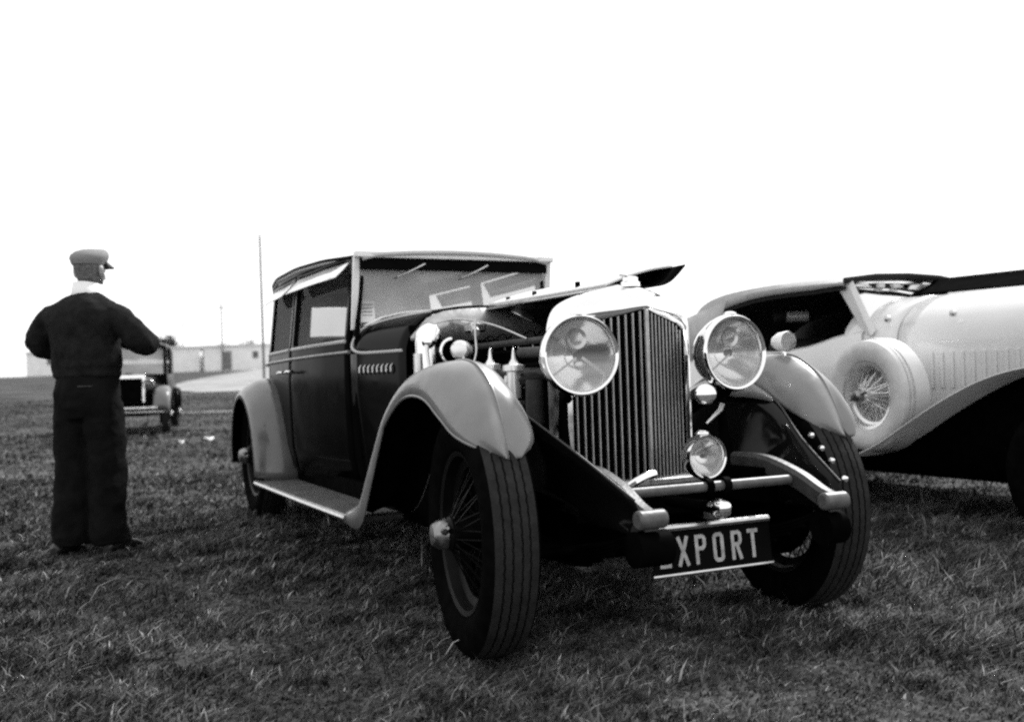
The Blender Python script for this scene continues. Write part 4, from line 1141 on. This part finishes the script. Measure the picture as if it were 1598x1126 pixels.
def man():
    p = at(5.72, -2.475)
    F = YAW - R(14)
    t = thing('person', 'person in flat cap, dark jumper and dark trousers standing with arms folded, seen from behind', 'person', p, F)
    # head details: shaped head over the skull, ears, nose
    hd_ = MB(); rings = []
    HP = [(1.505, .05, .052, .015), (1.53, .066, .060, .028), (1.56, .084, .068, .035), (1.60, .095, .074, .03), (1.64, .100, .078, .02), (1.68, .100, .078, .015), (1.72, .088, .070, .01), (1.745, .06, .05, .005), (1.755, .0, .0, .0)]
    rot = Matrix.Rotation(R(-2), 3, 'Z')
    for z, a, b, ox in HP:
        rings.append([rot @ Vector((ox + a * math.cos(q), b * math.sin(q), z)) + Vector((.02, 0, 0)) for q in np.linspace(0, 2 * math.pi, 24, endpoint=False)])
    hd_.loft(rings, wrap=True)
    for s in (-1, 1):
        hd_.tube([rot @ Vector((.02, s * .078, 1.655)) + Vector((.02, 0, 0)), rot @ Vector((.0, s * .092, 1.645)) + Vector((.02, 0, 0)), rot @ Vector((.005, s * .090, 1.61)) + Vector((.02, 0, 0)), rot @ Vector((.02, s * .08, 1.595)) + Vector((.02, 0, 0))], [.012, .015, .013, .008], 8)
    nz = lambda x, y, z: rot @ Vector((x, y, z)) + Vector((.02, 0, 0))
    hd_.tube([nz(.112, 0, 1.655), nz(.128, 0, 1.625), nz(.140, 0, 1.605), nz(.118, 0, 1.595)], [.010, .013, .015, .012], 8)
    hd_.tube([nz(.112, -.025, 1.568), nz(.119, 0, 1.570), nz(.112, .025, 1.568)], [.004, .007, .004], 6)
    for s in (-1, 1): hd_.tube([nz(.100, s * .045, 1.640), nz(.108, s * .032, 1.641), nz(.108, s * .02, 1.640)], [.004, .008, .004], 6)
    bt = hd_
    E = lambda c, ax, by, z: [(c + ax * math.cos(q), by * math.sin(q), z) for q in np.linspace(0, 2 * math.pi, 24, endpoint=False)]
    bt.loft([E(.01, .055, .055, 1.56), E(.0, .06, .06, 1.45), E(-.02, .09, .15, 1.39), E(-.02, .11, .17, 1.25), E(0, .11, .16, 1.05), E(0, .11, .16, .92)], wrap=True, cap=True)
    for s in (-1, 1):
        arm = [(-.02, .15, 1.38), (-.02, .27, 1.33), (0, .325, 1.255), (.06, .325, 1.215), (.14, .28, 1.21), (.22, .16, 1.225)]
        bt.tube([(x, s * y, z) for x, y, z in arm], [.06, .05, .042, .04, .038, .03], 12)
        hx = .235 + .02 * s
        bt.tube([(.22, s * .16, 1.225), (hx, s * .10, 1.235), (hx, s * .05, 1.24)], [.03, .036, .034], 10)
        for k in range(4): bt.tube([(hx, s * .05, 1.21 + .02 * k), (hx + .008, s * .01, 1.212 + .02 * k), (hx, s * (-.025 + .006 * abs(k - 1.5)), 1.214 + .019 * k)], [.0095, .009, .008], 7)
        bt.tube([(hx, s * .095, 1.26), (hx + .01, s * .065, 1.29), (hx + .005, s * .04, 1.305)], [.011, .010, .008], 7)
        bt.loft([[(p[0], p[1] + s * .095, p[2]) for p in E(0, a_, b_, z)] for a_, b_, z in ((.08, .08, .95), (.075, .075, .7), (.055, .055, .48), (.055, .055, .35), (.038, .038, .08))], wrap=True, cap=True)
    remesh(bt.build('body', M_skin, t), .010, 2)
    hr_ = MB(); rings = []
    for z, k in ((1.555, .96), (1.59, 1.0), (1.63, 1.05), (1.67, 1.06), (1.70, 1.06)):
        a, b, ox = itp(z, [h[0] for h in HP], [h[1] for h in HP]), itp(z, [h[0] for h in HP], [h[2] for h in HP]), itp(z, [h[0] for h in HP], [h[3] for h in HP])
        rings.append([rot @ Vector((ox + a * k * math.cos(q), b * k * math.sin(q), z)) + Vector((.02, 0, 0)) for q in np.linspace(R(80), R(280), 20)])
    hr_.loft(rings); hr_.build('hair', M_hair, t, solid=.01)
    cap = MB(); rings = []
    for z, a, b, ox in ((1.672, .108, .086, .010), (1.688, .112, .091, .008), (1.708, .119, .099, .010), (1.728, .118, .098, .018), (1.750, .102, .084, .032), (1.764, .076, .062, .046), (1.768, 0, 0, .05)):
        rings.append([rot @ Vector((ox + a * math.cos(q), b * math.sin(q), z + .004 * math.cos(q))) + Vector((.02, 0, 0)) for q in np.linspace(0, 2 * math.pi, 28, endpoint=False)])
    cap.loft(rings, wrap=True)
    co = cap.build('cap', M_cap, t, ang=60)
    pk = MB(); pk.loft([[nz(.10 * math.cos(q) + .02, .095 * math.sin(q), 1.690) for q in np.linspace(R(-75), R(75), 14)], [nz(.185 * math.cos(q * .9) + .005, .10 * math.sin(q), 1.672 - .012 * abs(math.sin(q))) for q in np.linspace(R(-75), R(75), 14)]])
    pk.build('peak', M_cap, co, solid=.008)
    cl = MB(); cl.loft([[Vector((-.0 + .092 * math.cos(q), .092 * math.sin(q), 1.455 + .02 * math.cos(q))) for q in np.linspace(0, 6.283, 24, endpoint=False)],
                       [Vector((.005 + .075 * math.cos(q), .075 * math.sin(q), 1.555 - .012 * math.cos(q))) for q in np.linspace(0, 6.283, 24, endpoint=False)]], wrap=True)
    cl.build('collar', M_collar, t, solid=.008)
    jm = MB()
    jm.loft([E(0, .13, .18, 1.005), E(0, .152, .200, 1.015), E(0, .150, .196, 1.055), E(-.005, .160, .208, 1.075), E(-.01, .158, .210, 1.14), E(-.015, .155, .215, 1.24), E(-.03, .15, .245, 1.33), E(-.035, .135, .245, 1.385), E(-.03, .115, .205, 1.435), E(-.02, .09, .135, 1.475), E(-.005, .068, .07, 1.505)], wrap=True, cap=True)
    for s in (-1, 1):
        arm = smooth_poly([(-.03, .16, 1.385), (-.03, .245, 1.345), (-.01, .315, 1.255), (.05, .335, 1.205), (.14, .29, 1.205), (.22, .16, 1.225), (.25, .06, 1.235)], 3)
        jm.tube([(x, s * y, z) for x, y, z in arm], list(np.interp(np.linspace(0, 1, len(arm)), [0, .2, .4, .55, .75, 1], [.064, .076, .082, .078, .062, .048])), 16)
    remesh(jm.build('jumper', M_knit, t), .010, 8, .030, .11)
    tr = MB()
    tr.loft([E(0, .13, .18, 1.07), E(0, .145, .19, 1.0), E(-.01, .155, .198, .92), E(-.01, .15, .20, .84), E(0, .13, .195, .77)], wrap=True, cap=True)
    for s in (-1, 1):
        tr.loft([[(p[0], p[1] + s * cy, p[2]) for p in E(cx, ax_, by_, z)] for cx, cy, ax_, by_, z in ((0, .095, .13, .104, .86), (.005 - .015 * s, .097, .122, .104, .65), (.01 - .02 * s, .098, .114, .101, .45), (-.01 - .03 * s, .099, .112, .099, .25), (-.01 - .035 * s, .10, .118, .101, .10), (.012 - .035 * s, .10, .122, .102, .045))], wrap=True, cap=True)
    remesh(tr.build('trousers', M_trous, t), .010, 5, .032, .12)
    MB().tube([(-.157, -.15, .955), (-.166, -.10, .955), (-.166, -.06, .955)], .006, 6).build('pocket', M_shoe, t)
    for s in (-1, 1):
        sh = MB(); rings = []
        for x, hw_, z in ((-.10, .025, .045), (-.08, .038, .07), (0, .042, .085), (.08, .046, .065), (.14, .044, .045), (.18, .030, .03), (.195, .008, .02)):
            rings.append([(x - .05 * s + .0, s * .135 + s * .18 * max(0, x) + hw_ * math.cos(q), max(.0, z * .5 + z * .5 * math.sin(q))) for q in np.linspace(0, 6.283, 14, endpoint=False)])
        sh.loft(rings, wrap=True, cap=True); sh.build('shoe', M_shoe, t)
man()
